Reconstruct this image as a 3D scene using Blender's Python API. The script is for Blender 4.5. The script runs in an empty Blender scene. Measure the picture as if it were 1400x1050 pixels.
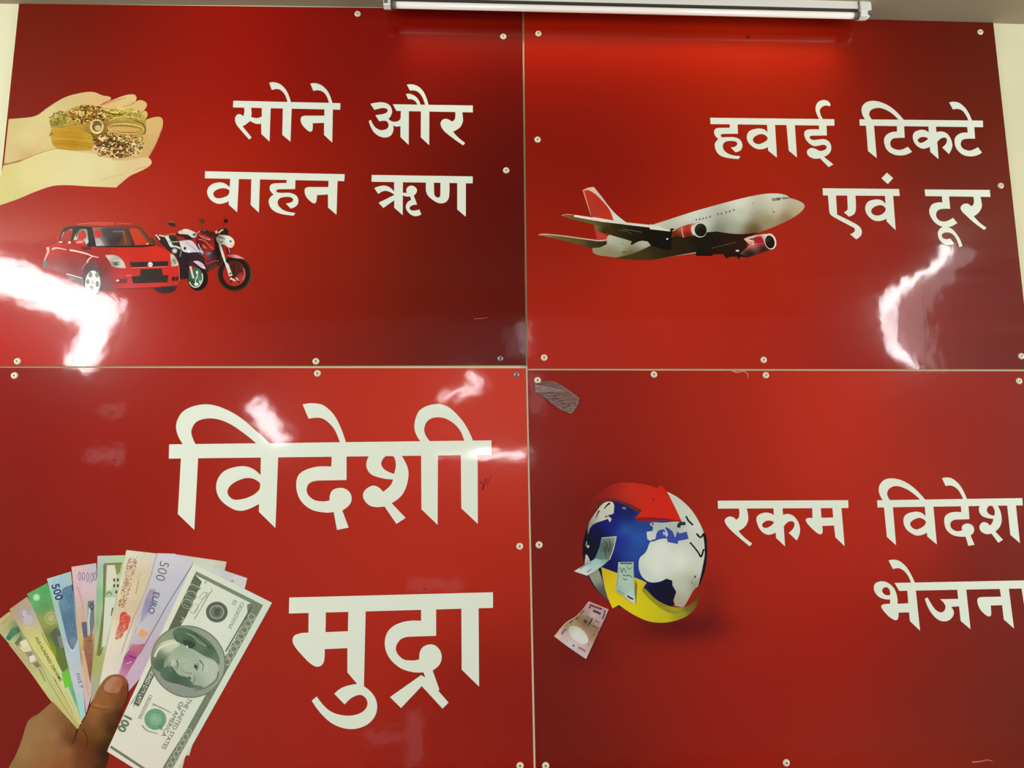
import bpy, bmesh, math, random
from mathutils import Vector
from mathutils.geometry import tessellate_polygon

# ------------------------------------------------------------------ camera
sc = bpy.context.scene
FOC, CX, CY = 1050.0, 700.0, 525.0           # focal length in pixels of a 1400 x 1050 frame
PITCH, YAW, ROLL = 0.15956, 0.05592, -0.01233
DIST, CAMZ = 1.75, 1.52                       # distance from the sign faces, eye height
_f = Vector((math.sin(YAW)*math.cos(PITCH), math.cos(YAW)*math.cos(PITCH), math.sin(PITCH)))
_r0 = Vector((math.cos(YAW), -math.sin(YAW), 0)); _u0 = _r0.cross(_f)
_r = math.cos(ROLL)*_r0 + math.sin(ROLL)*_u0
_u = -math.sin(ROLL)*_r0 + math.cos(ROLL)*_u0
cam_d = bpy.data.cameras.new('camera'); cam = bpy.data.objects.new('camera', cam_d)
sc.collection.objects.link(cam)
cam_d.sensor_width = 36.0; cam_d.lens = FOC*36.0/1400.0; cam_d.clip_start = 0.05
from mathutils import Matrix
cam.matrix_world = Matrix(((_r.x, _u.x, -_f.x, 0), (_r.y, _u.y, -_f.y, -DIST), (_r.z, _u.z, -_f.z, CAMZ), (0, 0, 0, 1)))
sc.camera = cam

# ------------------------------------------------------------------ light
sc.view_settings.view_transform = 'Standard'; sc.view_settings.look = 'None'
sc.view_settings.exposure = 0.0; sc.view_settings.gamma = 1.0
sc.view_settings.use_curve_mapping = False
world = bpy.data.worlds.new('room_ambience'); sc.world = world; world.use_nodes = True
world.node_tree.nodes['Background'].inputs[0].default_value = (1.0, 0.99, 0.93, 1)
world.node_tree.nodes['Background'].inputs[1].default_value = 0.30

def at(px, py, Y=0.0):
    """point of the plane y = Y (sign faces are y = 0) that the photograph shows at a pixel"""
    d = (px-CX)/FOC*_r - (py-CY)/FOC*_u + _f
    t = (Y+DIST)/d.y
    return Vector((d.x*t, Y, CAMZ+d.z*t))

def mirrored(px, py, D):
    """point of the room, D in front of the wall, that a flat sign face mirrors at a pixel"""
    d = (px-CX)/FOC*_r - (py-CY)/FOC*_u + _f
    t = (DIST+D)/d.y
    return Vector((d.x*t, -D, CAMZ+d.z*t))

def area(name, loc, target, sx, sy, watts, col=(1, 1, 1)):
    l = bpy.data.lights.new(name, 'AREA'); l.shape = 'RECTANGLE'; l.size = sx; l.size_y = sy
    l.energy = watts; l.color = col
    o = bpy.data.objects.new(name, l); sc.collection.objects.link(o)
    o.location = loc
    o.rotation_euler = (Vector(target)-Vector(loc)).to_track_quat('-Z', 'Y').to_euler()
    return o

# soft fill lights added at both sides, out of view
area('side_fill', (-3.9, -1.9, 1.75), (0.1, 0, 1.85), 1.6, 2.2, 84, (1.0, 0.985, 0.94))
area('side_fill', (4.2, -1.9, 1.75), (0.1, 0, 1.85), 1.6, 2.2, 118, (1.0, 0.985, 0.94))
# light bars added behind the camera, shaped to give the highlights in the gloss
def highlight_bar(p1, p2, D, wide, rad, col=(1, 1, 1)):
    """an added lamp facing the wall; p1, p2 = pixels where a flat sign face mirrors its two ends, wide = its mirrored width"""
    a, b = mirrored(p1[0], p1[1], D), mirrored(p2[0], p2[1], D)
    x = (b-a).normalized(); z = Vector((0, -1, 0)); y = z.cross(x)
    L = (b-a).length; w = wide*(DIST+D)/FOC
    l = bpy.data.lights.new('gloss_highlight_light', 'AREA'); l.shape = 'RECTANGLE'; l.size = L; l.size_y = w
    l.energy = rad*math.pi*L*w; l.color = col
    o = bpy.data.objects.new('gloss_highlight_light', l); C0.objects.link(o); c = (a+b)/2
    o.matrix_world = Matrix(((x.x, y.x, z.x, c.x), (x.y, y.y, z.y, c.y), (x.z, y.z, z.z, c.z), (0, 0, 0, 1)))
C0 = sc.collection
highlight_bar((-60, 352), (160, 436), 1.75, 52, 38)
highlight_bar((146, 424), (106, 503), 1.75, 40, 48)
highlight_bar((1250, 352), (1250, 500), 1.75, 30, 40)
highlight_bar((640, 508), (656, 526), 2.6, 8, 45); highlight_bar((656, 529), (602, 545), 2.6, 7, 45)
highlight_bar((600, 622), (655, 621), 2.6, 5, 12); highlight_bar((645, 621), (722, 622), 2.6, 8, 50)
highlight_bar((346, 552), (388, 607), 2.6, 24, 40)
highlight_bar((1296, 362), (1262, 480), 1.75, 60, 3.4)
highlight_bar((138, 560), (172, 560), 2.6, 13, 1.6); highlight_bar((122, 622), (164, 622), 2.6, 20, 2.2)
highlight_bar((716, 440), (716, 486), 2.6, 14, 5); highlight_bar((690, 468), (712, 468), 2.6, 40, 0.9); highlight_bar((733, 512), (733, 566), 2.6, 20, 1.6)
highlight_bar((562, 800), (632, 800), 2.6, 14, 1.0); highlight_bar((566, 972), (566, 1045), 2.6, 18, 1.0); highlight_bar((498, 1006), (552, 1006), 2.6, 14, 0.9)

# ------------------------------------------------------------------ materials
ALB = 1.0; HAZE = 0.007
def lin(c):
    c = c/255.0
    return c/12.92 if c <= 0.04045 else ((c+0.055)/1.055)**2.4
def ink(rgb):
    return tuple(max(0.0015, min(0.92, lin(v)*ALB-HAZE)) for v in rgb)+(1.0,)   # the gloss adds HAZE back

def mnode(nt, op, a, b=None, c=None, clamp=False):
    n = nt.nodes.new('ShaderNodeMath'); n.operation = op; n.use_clamp = clamp
    for i, v in enumerate((a, b, c)):
        if v is None: continue
        if isinstance(v, (int, float)): n.inputs[i].default_value = v
        else: nt.links.new(v, n.inputs[i])
    return n.outputs[0]

def fcurve(nt, val, lo, hi, pts, amp):
    """piecewise curve of val between lo and hi, pts = (0..1, -1..1)"""
    m = nt.nodes.new('ShaderNodeMapRange'); nt.links.new(val, m.inputs[0])
    m.inputs[1].default_value = lo; m.inputs[2].default_value = hi
    c = nt.nodes.new('ShaderNodeFloatCurve'); cu = c.mapping.curves[0]
    while len(cu.points) < len(pts): cu.points.new(0.5, 0.5)
    for p, (x, y) in zip(cu.points, pts): p.location = (x, 0.5+0.5*y)
    c.mapping.update(); nt.links.new(m.outputs[0], c.inputs['Value'])
    return mnode(nt, 'MULTIPLY', mnode(nt, 'SUBTRACT', c.outputs[0], 0.5), 2*amp)

def gauss(nt, v, c, s):
    d = mnode(nt, 'DIVIDE', mnode(nt, 'SUBTRACT', v, c), s)
    return mnode(nt, 'EXPONENT', mnode(nt, 'MULTIPLY', mnode(nt, 'MULTIPLY', d, d), -1.0))

def build_gloss():
    """glossy laminate over print: slightly wavy board, fine surface scuffs"""
    m = bpy.data.materials.new('laminated_print'); m.use_nodes = True; nt = m.node_tree
    bs = nt.nodes['Principled BSDF']
    at_ = nt.nodes.new('ShaderNodeAttribute'); at_.attribute_name = 'Col'
    nt.links.new(at_.outputs['Color'], bs.inputs['Base Color'])
    geo = nt.nodes.new('ShaderNodeNewGeometry'); sep = nt.nodes.new('ShaderNodeSeparateXYZ')
    nt.links.new(geo.outputs['Position'], sep.inputs[0]); X, Z = sep.outputs[0], sep.outputs[2]
    def nz(scale, detail=2.0):
        n = nt.nodes.new('ShaderNodeTexNoise'); n.inputs['Scale'].default_value = scale
        n.inputs['Detail'].default_value = detail
        nt.links.new(geo.outputs['Position'], n.inputs['Vector']); return n.outputs[0]
    h = mnode(nt, 'MULTIPLY', nz(26.0, 1.0), 0.00022)
    h = mnode(nt, 'ADD', h, mnode(nt, 'MULTIPLY', nz(230.0, 2.0), 0.000022))
    # the two upper boards bow outwards beside their fixings
    for (pxc, y0, y1, pts, amp, sx) in WARPS:
        xc = at(pxc, 430).x; z0 = at(pxc, y1).z; z1 = at(pxc, y0).z
        s = fcurve(nt, Z, z0, z1, pts, amp)
        t = mnode(nt, 'MULTIPLY', mnode(nt, 'MULTIPLY', mnode(nt, 'SUBTRACT', X, xc), s), gauss(nt, X, xc, sx))
        h = mnode(nt, 'ADD', h, t)
    bp = nt.nodes.new('ShaderNodeBump'); bp.inputs['Strength'].default_value = 1.0
    bp.inputs['Distance'].default_value = 1.0
    nt.links.new(h, bp.inputs['Height'])
    nt.links.new(bp.outputs[0], bs.inputs['Normal']); nt.links.new(bp.outputs[0], bs.inputs['Coat Normal'])
    bs.inputs['Roughness'].default_value = 0.24
    bs.inputs['Specular IOR Level'].default_value = 0.07
    bs.inputs['Coat Weight'].default_value = 0.75
    bs.inputs['Coat Roughness'].default_value = 0.055
    bs.inputs['Coat IOR'].default_value = 1.42
    return m

WARPS = [(1240, 330, 510, [(0.0, -0.05), (0.25, -0.42), (0.47, -0.58), (0.7, 0.0), (0.88, 0.85), (1.0, 1.0)], 0.050, 0.33)]
GLOSS = build_gloss()

def plain(name, rgb, rough=0.5, spec=0.4, metal=0.0, noise=0.0, nscale=8.0):
    m = bpy.data.materials.new(name); m.use_nodes = True; nt = m.node_tree; b = nt.nodes['Principled BSDF']
    c = ink(rgb); b.inputs['Base Color'].default_value = c
    b.inputs['Roughness'].default_value = rough; b.inputs['Specular IOR Level'].default_value = spec
    b.inputs['Metallic'].default_value = metal
    if noise:
        n = nt.nodes.new('ShaderNodeTexNoise'); n.inputs['Scale'].default_value = nscale; n.inputs['Detail'].default_value = 4
        g = nt.nodes.new('ShaderNodeNewGeometry'); nt.links.new(g.outputs['Position'], n.inputs['Vector'])
        r = nt.nodes.new('ShaderNodeValToRGB')
        r.color_ramp.elements[0].color = tuple(v*(1-noise) for v in c[:3])+(1,)
        r.color_ramp.elements[1].color = tuple(min(1, v*(1+noise)) for v in c[:3])+(1,)
        r.color_ramp.elements[0].position = 0.3; r.color_ramp.elements[1].position = 0.7
        nt.links.new(n.outputs[0], r.inputs[0]); nt.links.new(r.outputs[0], b.inputs['Base Color'])
        bp = nt.nodes.new('ShaderNodeBump'); bp.inputs['Strength'].default_value = 0.15; bp.inputs['Distance'].default_value = 0.002
        nt.links.new(n.outputs[0], bp.inputs['Height']); nt.links.new(bp.outputs[0], b.inputs['Normal'])
    return m
M_WALL = plain('cream_wall_paint', (208, 206, 174), 0.7, 0.2, 0, 0.04, 6)
M_CEIL = plain('ceiling_paint', (160, 150, 128), 0.8, 0.2, 0, 0.05, 5)
M_FLOOR = plain('floor_tile', (150, 140, 125), 0.5, 0.4, 0, 0.05, 3)
M_STRIP = plain('cream_joint_strip', (226, 206, 182), 0.5, 0.3)
M_SCREW = plain('screw_cap_plastic', (224, 214, 190), 0.35, 0.5)
M_HOLE = plain('screw_recess', (120, 122, 110), 0.5, 0.4)
M_STEEL = plain('bare_screw_steel', (150, 140, 138), 0.35, 0.5, 0.7)
M_BATTEN = plain('white_enamel', (226, 228, 222), 0.35, 0.5)
M_GREY = plain('grey_lampholder_plastic', (110, 110, 106), 0.5, 0.4)
M_DARK = plain('dark_slot', (60, 62, 56), 0.6, 0.3)

# ------------------------------------------------------------------ helpers
C = sc.collection
def new_obj(name, me, parent=None):
    o = bpy.data.objects.new(name, me); C.objects.link(o)
    if parent is not None: o.parent = parent
    return o
def tag(o, label=None, cat=None, group=None, kind=None):
    if label: o['label'] = label
    if cat: o['category'] = cat
    if group: o['group'] = group
    if kind: o['kind'] = kind
    return o
def mesh_obj(name, verts, faces, mat, parent=None, org=Vector((0, 0, 0)), smooth=False):
    me = bpy.data.meshes.new(name); me.from_pydata([tuple(Vector(v)-org) for v in verts], [], faces); me.update()
    me.materials.append(mat)
    if smooth:
        for p in me.polygons: p.use_smooth = True
    return new_obj(name, me, parent)

def path(s, ox, oy, k, n=6):
    """outline text -> list of loops in photo pixels; '~' marks a smooth point, '|' starts a hole"""
    loops = []
    for part in s.split('|'):
        P = []; S = []
        for tkn in part.split():
            sm = tkn[0] == '~'
            x, y = tkn.lstrip('~').split(',')
            P.append(Vector((ox+float(x)/k, oy+float(y)/k))); S.append(sm)
        N = len(P); out = []
        for i in range(N):
            a, b = P[i], P[(i+1) % N]; sa, sb = S[i], S[(i+1) % N]
            out.append(a)
            if not sa and not sb: continue
            ch = b-a; L = ch.length
            def tang(j):
                t = P[(j+1) % N]-P[(j-1) % N]
                return t.normalized()*L if t.length > 1e-9 else ch
            m0 = tang(i) if sa else None; m1 = tang((i+1) % N) if sb else None
            if m0 is None: m0 = (3*ch-m1)/2
            if m1 is None: m1 = (3*ch-m0)/2
            for q in range(1, n):
                t = q/n; t2 = t*t; t3 = t2*t
                out.append((2*t3-3*t2+1)*a+(t3-2*t2+t)*m0+(-2*t3+3*t2)*b+(t3-t2)*m1)
        loops.append(out)
    return loops

_E = {}
def mixc(x, y, cols, p=3.2):
    tw = 0; r = [0, 0, 0]; k = id(cols)
    if k not in _E:
        nn = [min([math.dist(a[:2], b[:2]) for b in cols if b is not a] or [1]) for a in cols]
        _E[k] = ((0.55*sum(nn)/len(nn))**2, cols)
    e2 = _E[k][0]
    for (cx, cy, c) in cols:
        w = 1/((x-cx)**2+(y-cy)**2+e2)**(p/2); tw += w
        for i in range(3): r[i] += w*c[i]
    return tuple(v/tw for v in r)

LAYER = 0.000005
class Art:
    """a printed picture or word: flat coloured shapes laid on the face of a sign"""
    def __init__(self, panel, name, root=None, label=None):
        self.panel = panel; self.name = name; self.label = label
        self.V = []; self.F = []; self.K = []
        self.root = root or self
        if root is None: self.n = 0; self.subs = []; self.t = (0, 0, 1)
    def sub(self, name, label=None):
        s = Art(self.panel, name, self.root, label); self.root.subs.append(s); return s
    def tile(self, ox, oy, k): self.root.t = (ox, oy, k); return self
    def px(self, x, y):
        ox, oy, k = self.root.t; return ox+x/k, oy+y/k
    def _y(self):
        self.root.n += 1; return -(0.00025+LAYER*self.root.n)
    def tris(self, pts, tri, col, cols=None, g=None, noise=0, y=None):
        y = self._y() if y is None else y
        rnd = random.Random(len(self.V)+7)
        T = [tuple((pts[i].x, pts[i].y) for i in t) for t in tri]
        if g:
            out = []; st = T
            while st:
                t = st.pop(); e = [math.dist(t[i], t[(i+1) % 3]) for i in range(3)]; m = max(e)
                if m <= g: out.append(t); continue
                i = e.index(m); a, b, c = t[i], t[(i+1) % 3], t[(i+2) % 3]
                mid = ((a[0]+b[0])/2, (a[1]+b[1])/2)
                st.append((a, mid, c)); st.append((mid, b, c))
            T = out
        idx = {}
        for t in T:
            f = []
            for p in t:
                key = (round(p[0], 4), round(p[1], 4))
                if key not in idx:
                    idx[key] = len(self.V); w = at(p[0], p[1], 0.0); w.y = y; self.V.append(w)
                    c = mixc(p[0], p[1], cols) if cols else col
                    if noise:
                        d = rnd.uniform(-noise, noise); c = tuple(max(0, min(255, v+d)) for v in c)
                    self.K.append(ink(c))
                f.append(idx[key])
            if len(set(f)) == 3: self.F.append(f)
    def poly(self, s, col=None, grad=None, g=None, noise=0, n=6):
        ox, oy, k = self.root.t
        loops = path(s, ox, oy, k, n)
        cols = [(ox+x/k, oy+y/k, c) for (x, y, c) in grad] if grad else None
        self.loops(loops, col, cols, g or (2.5 if (grad or noise) else None), noise)
    def loops(self, loops, col, cols=None, g=None, noise=0):
        flat = [p for l in loops for p in l]
        tri = tessellate_polygon([[Vector((p.x, p.y, 0)) for p in l] for l in loops])
        self.tris(flat, tri, col, cols, g, noise)
    def ell(self, x, y, rx, ry, col, rot=0, grad=None, hole=None, n=28, noise=0):
        ox, oy, k = self.root.t
        def ring(a, b):
            return [Vector((ox+(x+a*math.cos(t)*math.cos(rot)-b*math.sin(t)*math.sin(rot))/k,
                            oy+(y+a*math.cos(t)*math.sin(rot)+b*math.sin(t)*math.cos(rot))/k))
                    for t in (2*math.pi*i/n for i in range(n))]
        lp = [ring(rx, ry)]
        if hole: lp.append(ring(*hole)[::-1])
        cols = [(ox+a/k, oy+b/k, c) for (a, b, c) in grad] if grad else None
        self.loops(lp, col, cols, 2.5 if (grad or noise) else None, noise)
    def line(self, pts, w, col, w2=None, y=None):
        """stroke along points (tile units), width w tapering to w2"""
        ox, oy, k = self.root.t
        P = [Vector((ox+a/k, oy+b/k)) for a, b in pts]; w2 = w if w2 is None else w2
        L = []; R = []
        for i, p in enumerate(P):
            d = (P[min(i+1, len(P)-1)]-P[max(i-1, 0)]).normalized(); q = Vector((-d.y, d.x))
            ww = (w+(w2-w)*i/max(1, len(P)-1))/k/2
            L.append(p+q*ww); R.append(p-q*ww)
        pts2 = L+R; m = len(P); tri = []
        for i in range(m-1): tri += [(i, i+1, m+i+1), (i, m+i+1, m+i)]
        self.tris(pts2, tri, col, y=y)
    def curve(self, s, w, col, w2=None):
        """stroke along a smooth open path"""
        pts = [tuple(map(float, q.split(','))) for q in s.split()]
        out = []
        for i in range(len(pts)-1):
            p0 = pts[max(0, i-1)]; p1 = pts[i]; p2 = pts[i+1]; p3 = pts[min(len(pts)-1, i+2)]
            for q in range(6):
                t = q/6
                out.append(tuple(0.5*(2*b+(c-a)*t+(2*a-5*b+4*c-d)*t*t+(-a+3*b-3*c+d)*t**3) for a, b, c, d in zip(p0, p1, p2, p3)))
        out.append(pts[-1]); self.line(out, w, col, w2)
    def text(self, body, x, y, dx, dy, h, col, sx=1.0, bold=0.0):
        """lettering whose baseline starts at (x, y) (photo pixels) and runs along (dx, dy); h = capital height"""
        cu = bpy.data.curves.new('t', 'FONT'); cu.body = body; cu.size = 1.0; cu.resolution_u = 3; cu.offset = bold
        o = bpy.data.objects.new('t', cu); C.objects.link(o)
        me = o.to_mesh(); me.calc_loop_triangles()
        L = math.hypot(dx, dy); ux, uy = dx/L, dy/L; vx, vy = uy, -ux; k = h/0.70
        pts = [Vector((x+ux*v.co.x*k*sx+vx*v.co.y*k, y+uy*v.co.x*k*sx+vy*v.co.y*k)) for v in me.vertices]
        tri = [tuple(t.vertices) for t in me.loop_triangles]
        self.tris(pts, tri, col)
        o.to_mesh_clear(); bpy.data.objects.remove(o); bpy.data.curves.remove(cu)
    def build(self, parent=None):
        par = parent or self.panel['root']; org = self.panel['org']
        o = None
        if self.V:
            o = mesh_obj(self.name, self.V, self.F, GLOSS, par, org)
            a = o.data.color_attributes.new('Col', 'FLOAT_COLOR', 'POINT')
            a.data.foreach_set('color', [v for c in self.K for v in c])
        else:
            o = new_obj(self.name, None, par)
        if self.label: o['label'] = self.label
        if self.root is self:
            for s in self.subs: s.build(o)
        return o

# ------------------------------------------------------------------ the room
EDGE = 0.006                                   # board thickness; wall plane is y = EDGE
CEIL = at(714, 13).z+0.004
def box(name, a, b, mat, parent=None, bevel=0.0, org=Vector((0, 0, 0))):
    bm = bmesh.new(); bmesh.ops.create_cube(bm, size=1)
    for v in bm.verts:
        v.co = Vector(((a[i]+b[i])/2+v.co[i]*(b[i]-a[i]) for i in range(3)))-org
    if bevel: bmesh.ops.bevel(bm, geom=bm.edges[:], offset=bevel, segments=2, affect='EDGES', profile=0.7)
    me = bpy.data.meshes.new(name); bm.to_mesh(me); bm.free(); me.materials.append(mat)
    return new_obj(name, me, parent)
tag(box('wall_back', (-3.6, EDGE, 0), (3.9, EDGE+0.12, CEIL+0.0), M_WALL), kind='structure')
# the ceiling sags a little to the left, as its line over the boards shows
_cx = [(-3.6, at(26, 4.0).z), (-1.1, at(26, 4.0).z+0.001), (-0.5, at(358, 5.5).z), (0.14, CEIL), (0.5, CEIL), (1.40, at(1358, 30.0).z), (3.9, at(1358, 30.0).z-0.004)]
V = []; F = []
for x, z in _cx: V += [(x, -3.2, z), (x, EDGE+0.12, z), (x, EDGE+0.12, z+0.1), (x, -3.2, z+0.1)]
for i in range(len(_cx)-1):
    for q in range(4): F.append((4*i+q, 4*i+(q+1) % 4, 4*i+4+(q+1) % 4, 4*i+4+q))
F += [(0, 1, 2, 3), tuple(4*(len(_cx)-1)+q for q in (3, 2, 1, 0))]
tag(mesh_obj('ceiling', V, F, M_CEIL), kind='structure')
tag(box('floor', (-3.6, -3.2, -0.1), (3.9, EDGE+0.12, 0.0), M_FLOOR), kind='structure')

# ------------------------------------------------------------------ the four boards
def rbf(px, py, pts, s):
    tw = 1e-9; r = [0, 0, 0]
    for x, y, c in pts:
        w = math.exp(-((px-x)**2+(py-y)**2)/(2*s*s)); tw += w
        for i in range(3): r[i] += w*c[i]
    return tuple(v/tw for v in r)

def panel(corners, colors, label, dark=(), s=62, step=7):
    """corners in photo pixels: top-left, top-right, bottom-right, bottom-left"""
    tl, tr, br, bl = [at(*c) for c in corners]
    org = Vector(((bl.x+br.x)/2, EDGE, bl.z))
    root = new_obj('sign_panel', None); root.location = org
    tag(root, label, 'sign', 'printed advertising boards on the wall')
    W = corners[1][0]-corners[0][0]; H = corners[3][1]-corners[0][1]
    nx, ny = int(W/step), int(H/step)
    V = []; K = []; F = []; inv = []
    def proj(p):
        d = p-Vector((0, -DIST, CAMZ)); c = d.dot(_f); return CX+FOC*d.dot(_r)/c, CY-FOC*d.dot(_u)/c
    for j in range(ny+1):
        for i in range(nx+1):
            a, b = i/nx, j/ny
            p = (tl*(1-a)+tr*a)*(1-b)+(bl*(1-a)+br*a)*b
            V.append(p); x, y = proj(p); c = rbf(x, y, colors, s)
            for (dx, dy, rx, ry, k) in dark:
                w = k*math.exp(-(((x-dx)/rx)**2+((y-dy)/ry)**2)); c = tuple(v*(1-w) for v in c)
            K.append(ink(c))
    def I(i, j): return j*(nx+1)+i
    for j in range(ny):
        for i in range(nx): F.append((I(i, j), I(i, j+1), I(i+1, j+1), I(i+1, j)))
    ring = [I(i, 0) for i in range(nx+1)]+[I(nx, j) for j in range(1, ny+1)]+[I(i, ny) for i in range(nx-1, -1, -1)]+[I(0, j) for j in range(ny-1, 0, -1)]
    b0 = len(V)
    for r in ring: p = V[r].copy(); K.append(ink((205, 195, 165))); V.append(p)
    b1 = len(V)
    for r in ring: p = V[r].copy(); p.y = EDGE; V.append(p); K.append(ink((205, 195, 165)))
    m = len(ring)
    for q in range(m): F.append((b0+q, b0+(q+1) % m, b1+(q+1) % m, b1+q))
    F.append(tuple(b1+q for q in range(m)))
    o = mesh_obj('board', V, F, GLOSS, root, org)
    a = o.data.color_attributes.new('Col', 'FLOAT_COLOR', 'POINT'); a.data.foreach_set('color', [v for c in K for v in c])
    return {'root': root, 'org': org}

def screw_mesh(r, mat, cross):
    bm = bmesh.new(); n = 20
    prof = [(0.30, 0.55), (0.34, 1.0), (0.62, 0.98), (0.88, 0.62), (1.0, 0.0)]
    rings = [[bm.verts.new((r*a*math.cos(2*math.pi*i/n), -r*0.42*h, r*a*math.sin(2*math.pi*i/n))) for i in range(n)] for a, h in prof]
    for k in range(len(rings)-1):
        for i in range(n):
            bm.faces.new((rings[k][i], rings[k][(i+1) % n], rings[k+1][(i+1) % n], rings[k+1][i]))
    f = bm.faces.new(rings[0]); f.material_index = 1
    bmesh.ops.recalc_face_normals(bm, faces=bm.faces[:])
    for q in bm.faces: q.smooth = q is not f
    me = bpy.data.meshes.new('screw'); bm.to_mesh(me); bm.free()
    me.materials.append(mat); me.materials.append(cross); return me
SCREW = screw_mesh(0.0078, M_SCREW, M_HOLE)
SCREW_OLD = screw_mesh(0.0070, M_STEEL, M_DARK)
def screws(P, spots, me=None):
    for i, (x, y) in enumerate(spots):
        o = new_obj('screw', me or SCREW, P['root']); o.location = at(x, y, 0)-P['org']+Vector((0, -0.0002, 0))
        o.rotation_euler = (0, (i*37 % 60)*0.1, 0)
WHITE = (222, 231, 217)
def word(P, ox, oy, k, shapes, label=None):
    a = Art(P, 'lettering', label=label); a.tile(ox, oy, k)
    for s in shapes: a.poly(s, WHITE)
    return a

# ---- board colours: the printed red-to-maroon ground of each sign, read at spots of the photograph
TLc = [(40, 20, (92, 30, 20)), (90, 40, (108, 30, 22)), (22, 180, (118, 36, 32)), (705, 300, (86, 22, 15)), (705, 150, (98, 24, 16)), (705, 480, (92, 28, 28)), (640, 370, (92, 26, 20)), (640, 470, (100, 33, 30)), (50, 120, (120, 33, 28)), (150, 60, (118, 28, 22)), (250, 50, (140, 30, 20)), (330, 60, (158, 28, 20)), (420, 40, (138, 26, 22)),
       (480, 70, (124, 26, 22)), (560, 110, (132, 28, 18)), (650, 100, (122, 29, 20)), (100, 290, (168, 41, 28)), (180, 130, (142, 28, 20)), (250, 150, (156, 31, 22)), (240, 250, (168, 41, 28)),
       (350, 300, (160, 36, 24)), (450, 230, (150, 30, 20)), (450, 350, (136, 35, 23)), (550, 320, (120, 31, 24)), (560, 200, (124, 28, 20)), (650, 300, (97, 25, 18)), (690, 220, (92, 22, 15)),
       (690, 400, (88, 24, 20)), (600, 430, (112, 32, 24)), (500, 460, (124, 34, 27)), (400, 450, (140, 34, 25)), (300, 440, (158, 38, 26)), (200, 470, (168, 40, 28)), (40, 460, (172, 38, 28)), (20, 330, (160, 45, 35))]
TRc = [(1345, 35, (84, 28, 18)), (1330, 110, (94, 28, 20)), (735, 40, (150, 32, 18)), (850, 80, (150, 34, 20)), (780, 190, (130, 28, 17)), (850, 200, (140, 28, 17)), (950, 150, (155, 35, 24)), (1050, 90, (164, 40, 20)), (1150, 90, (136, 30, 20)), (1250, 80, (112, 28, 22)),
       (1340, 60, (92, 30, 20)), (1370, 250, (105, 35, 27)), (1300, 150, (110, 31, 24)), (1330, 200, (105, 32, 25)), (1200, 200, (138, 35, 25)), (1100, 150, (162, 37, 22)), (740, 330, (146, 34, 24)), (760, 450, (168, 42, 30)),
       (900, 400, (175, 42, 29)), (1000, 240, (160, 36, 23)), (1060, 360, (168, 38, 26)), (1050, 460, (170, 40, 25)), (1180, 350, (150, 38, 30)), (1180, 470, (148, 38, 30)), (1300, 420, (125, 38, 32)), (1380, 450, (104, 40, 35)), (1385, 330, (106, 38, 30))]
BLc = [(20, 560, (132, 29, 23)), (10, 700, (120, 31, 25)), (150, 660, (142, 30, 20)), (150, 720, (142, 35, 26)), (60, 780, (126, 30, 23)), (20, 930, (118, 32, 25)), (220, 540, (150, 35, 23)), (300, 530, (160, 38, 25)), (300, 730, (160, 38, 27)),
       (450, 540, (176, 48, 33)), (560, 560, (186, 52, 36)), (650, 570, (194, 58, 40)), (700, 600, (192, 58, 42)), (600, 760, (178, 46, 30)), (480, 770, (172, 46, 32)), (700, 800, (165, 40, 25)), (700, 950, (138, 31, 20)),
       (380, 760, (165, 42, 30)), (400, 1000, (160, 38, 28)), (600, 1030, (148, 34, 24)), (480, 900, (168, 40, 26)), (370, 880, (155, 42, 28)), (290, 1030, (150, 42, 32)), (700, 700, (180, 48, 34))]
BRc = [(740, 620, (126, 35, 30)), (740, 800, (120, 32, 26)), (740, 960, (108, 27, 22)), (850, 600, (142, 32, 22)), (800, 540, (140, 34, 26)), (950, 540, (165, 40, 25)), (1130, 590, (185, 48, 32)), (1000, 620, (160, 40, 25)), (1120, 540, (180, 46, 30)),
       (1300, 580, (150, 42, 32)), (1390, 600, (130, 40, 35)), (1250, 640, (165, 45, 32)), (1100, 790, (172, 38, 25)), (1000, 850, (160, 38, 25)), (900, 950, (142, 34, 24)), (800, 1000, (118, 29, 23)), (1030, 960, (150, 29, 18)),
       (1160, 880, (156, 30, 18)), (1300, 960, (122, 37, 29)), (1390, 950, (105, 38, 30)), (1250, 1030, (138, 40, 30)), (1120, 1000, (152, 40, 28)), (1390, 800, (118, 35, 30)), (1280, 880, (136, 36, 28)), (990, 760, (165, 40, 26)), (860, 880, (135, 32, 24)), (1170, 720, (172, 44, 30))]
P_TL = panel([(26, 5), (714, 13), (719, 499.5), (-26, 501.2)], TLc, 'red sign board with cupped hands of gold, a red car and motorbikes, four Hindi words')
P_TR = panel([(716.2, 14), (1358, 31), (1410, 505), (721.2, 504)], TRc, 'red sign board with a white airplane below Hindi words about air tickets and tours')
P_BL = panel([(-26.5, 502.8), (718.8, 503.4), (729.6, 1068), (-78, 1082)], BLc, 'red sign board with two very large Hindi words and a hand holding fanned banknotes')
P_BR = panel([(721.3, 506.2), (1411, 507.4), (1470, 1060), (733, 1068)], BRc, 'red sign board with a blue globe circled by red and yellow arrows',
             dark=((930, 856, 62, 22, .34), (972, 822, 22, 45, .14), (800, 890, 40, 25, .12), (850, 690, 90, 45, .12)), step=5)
screws(P_TL, [(489, 19), (688, 50), (692, 233), (432, 494), (24, 494)]); screws(P_TL, [(684, 490)], SCREW_OLD)
screws(P_TR, [(736, 46), (735, 191), (1340, 44), (1368, 254), (744, 489), (1044, 492), (1396, 487)])
screws(P_BL, [(20, 513.5), (434, 510.5), (710.5, 747), (711, 1047)]); screws(P_BL, [(706, 512)], SCREW_OLD)
screws(P_BR, [(735, 520), (894, 512), (1047, 513), (1393, 521), (737, 745), (746, 1047), (1075, 1043)])

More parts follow.
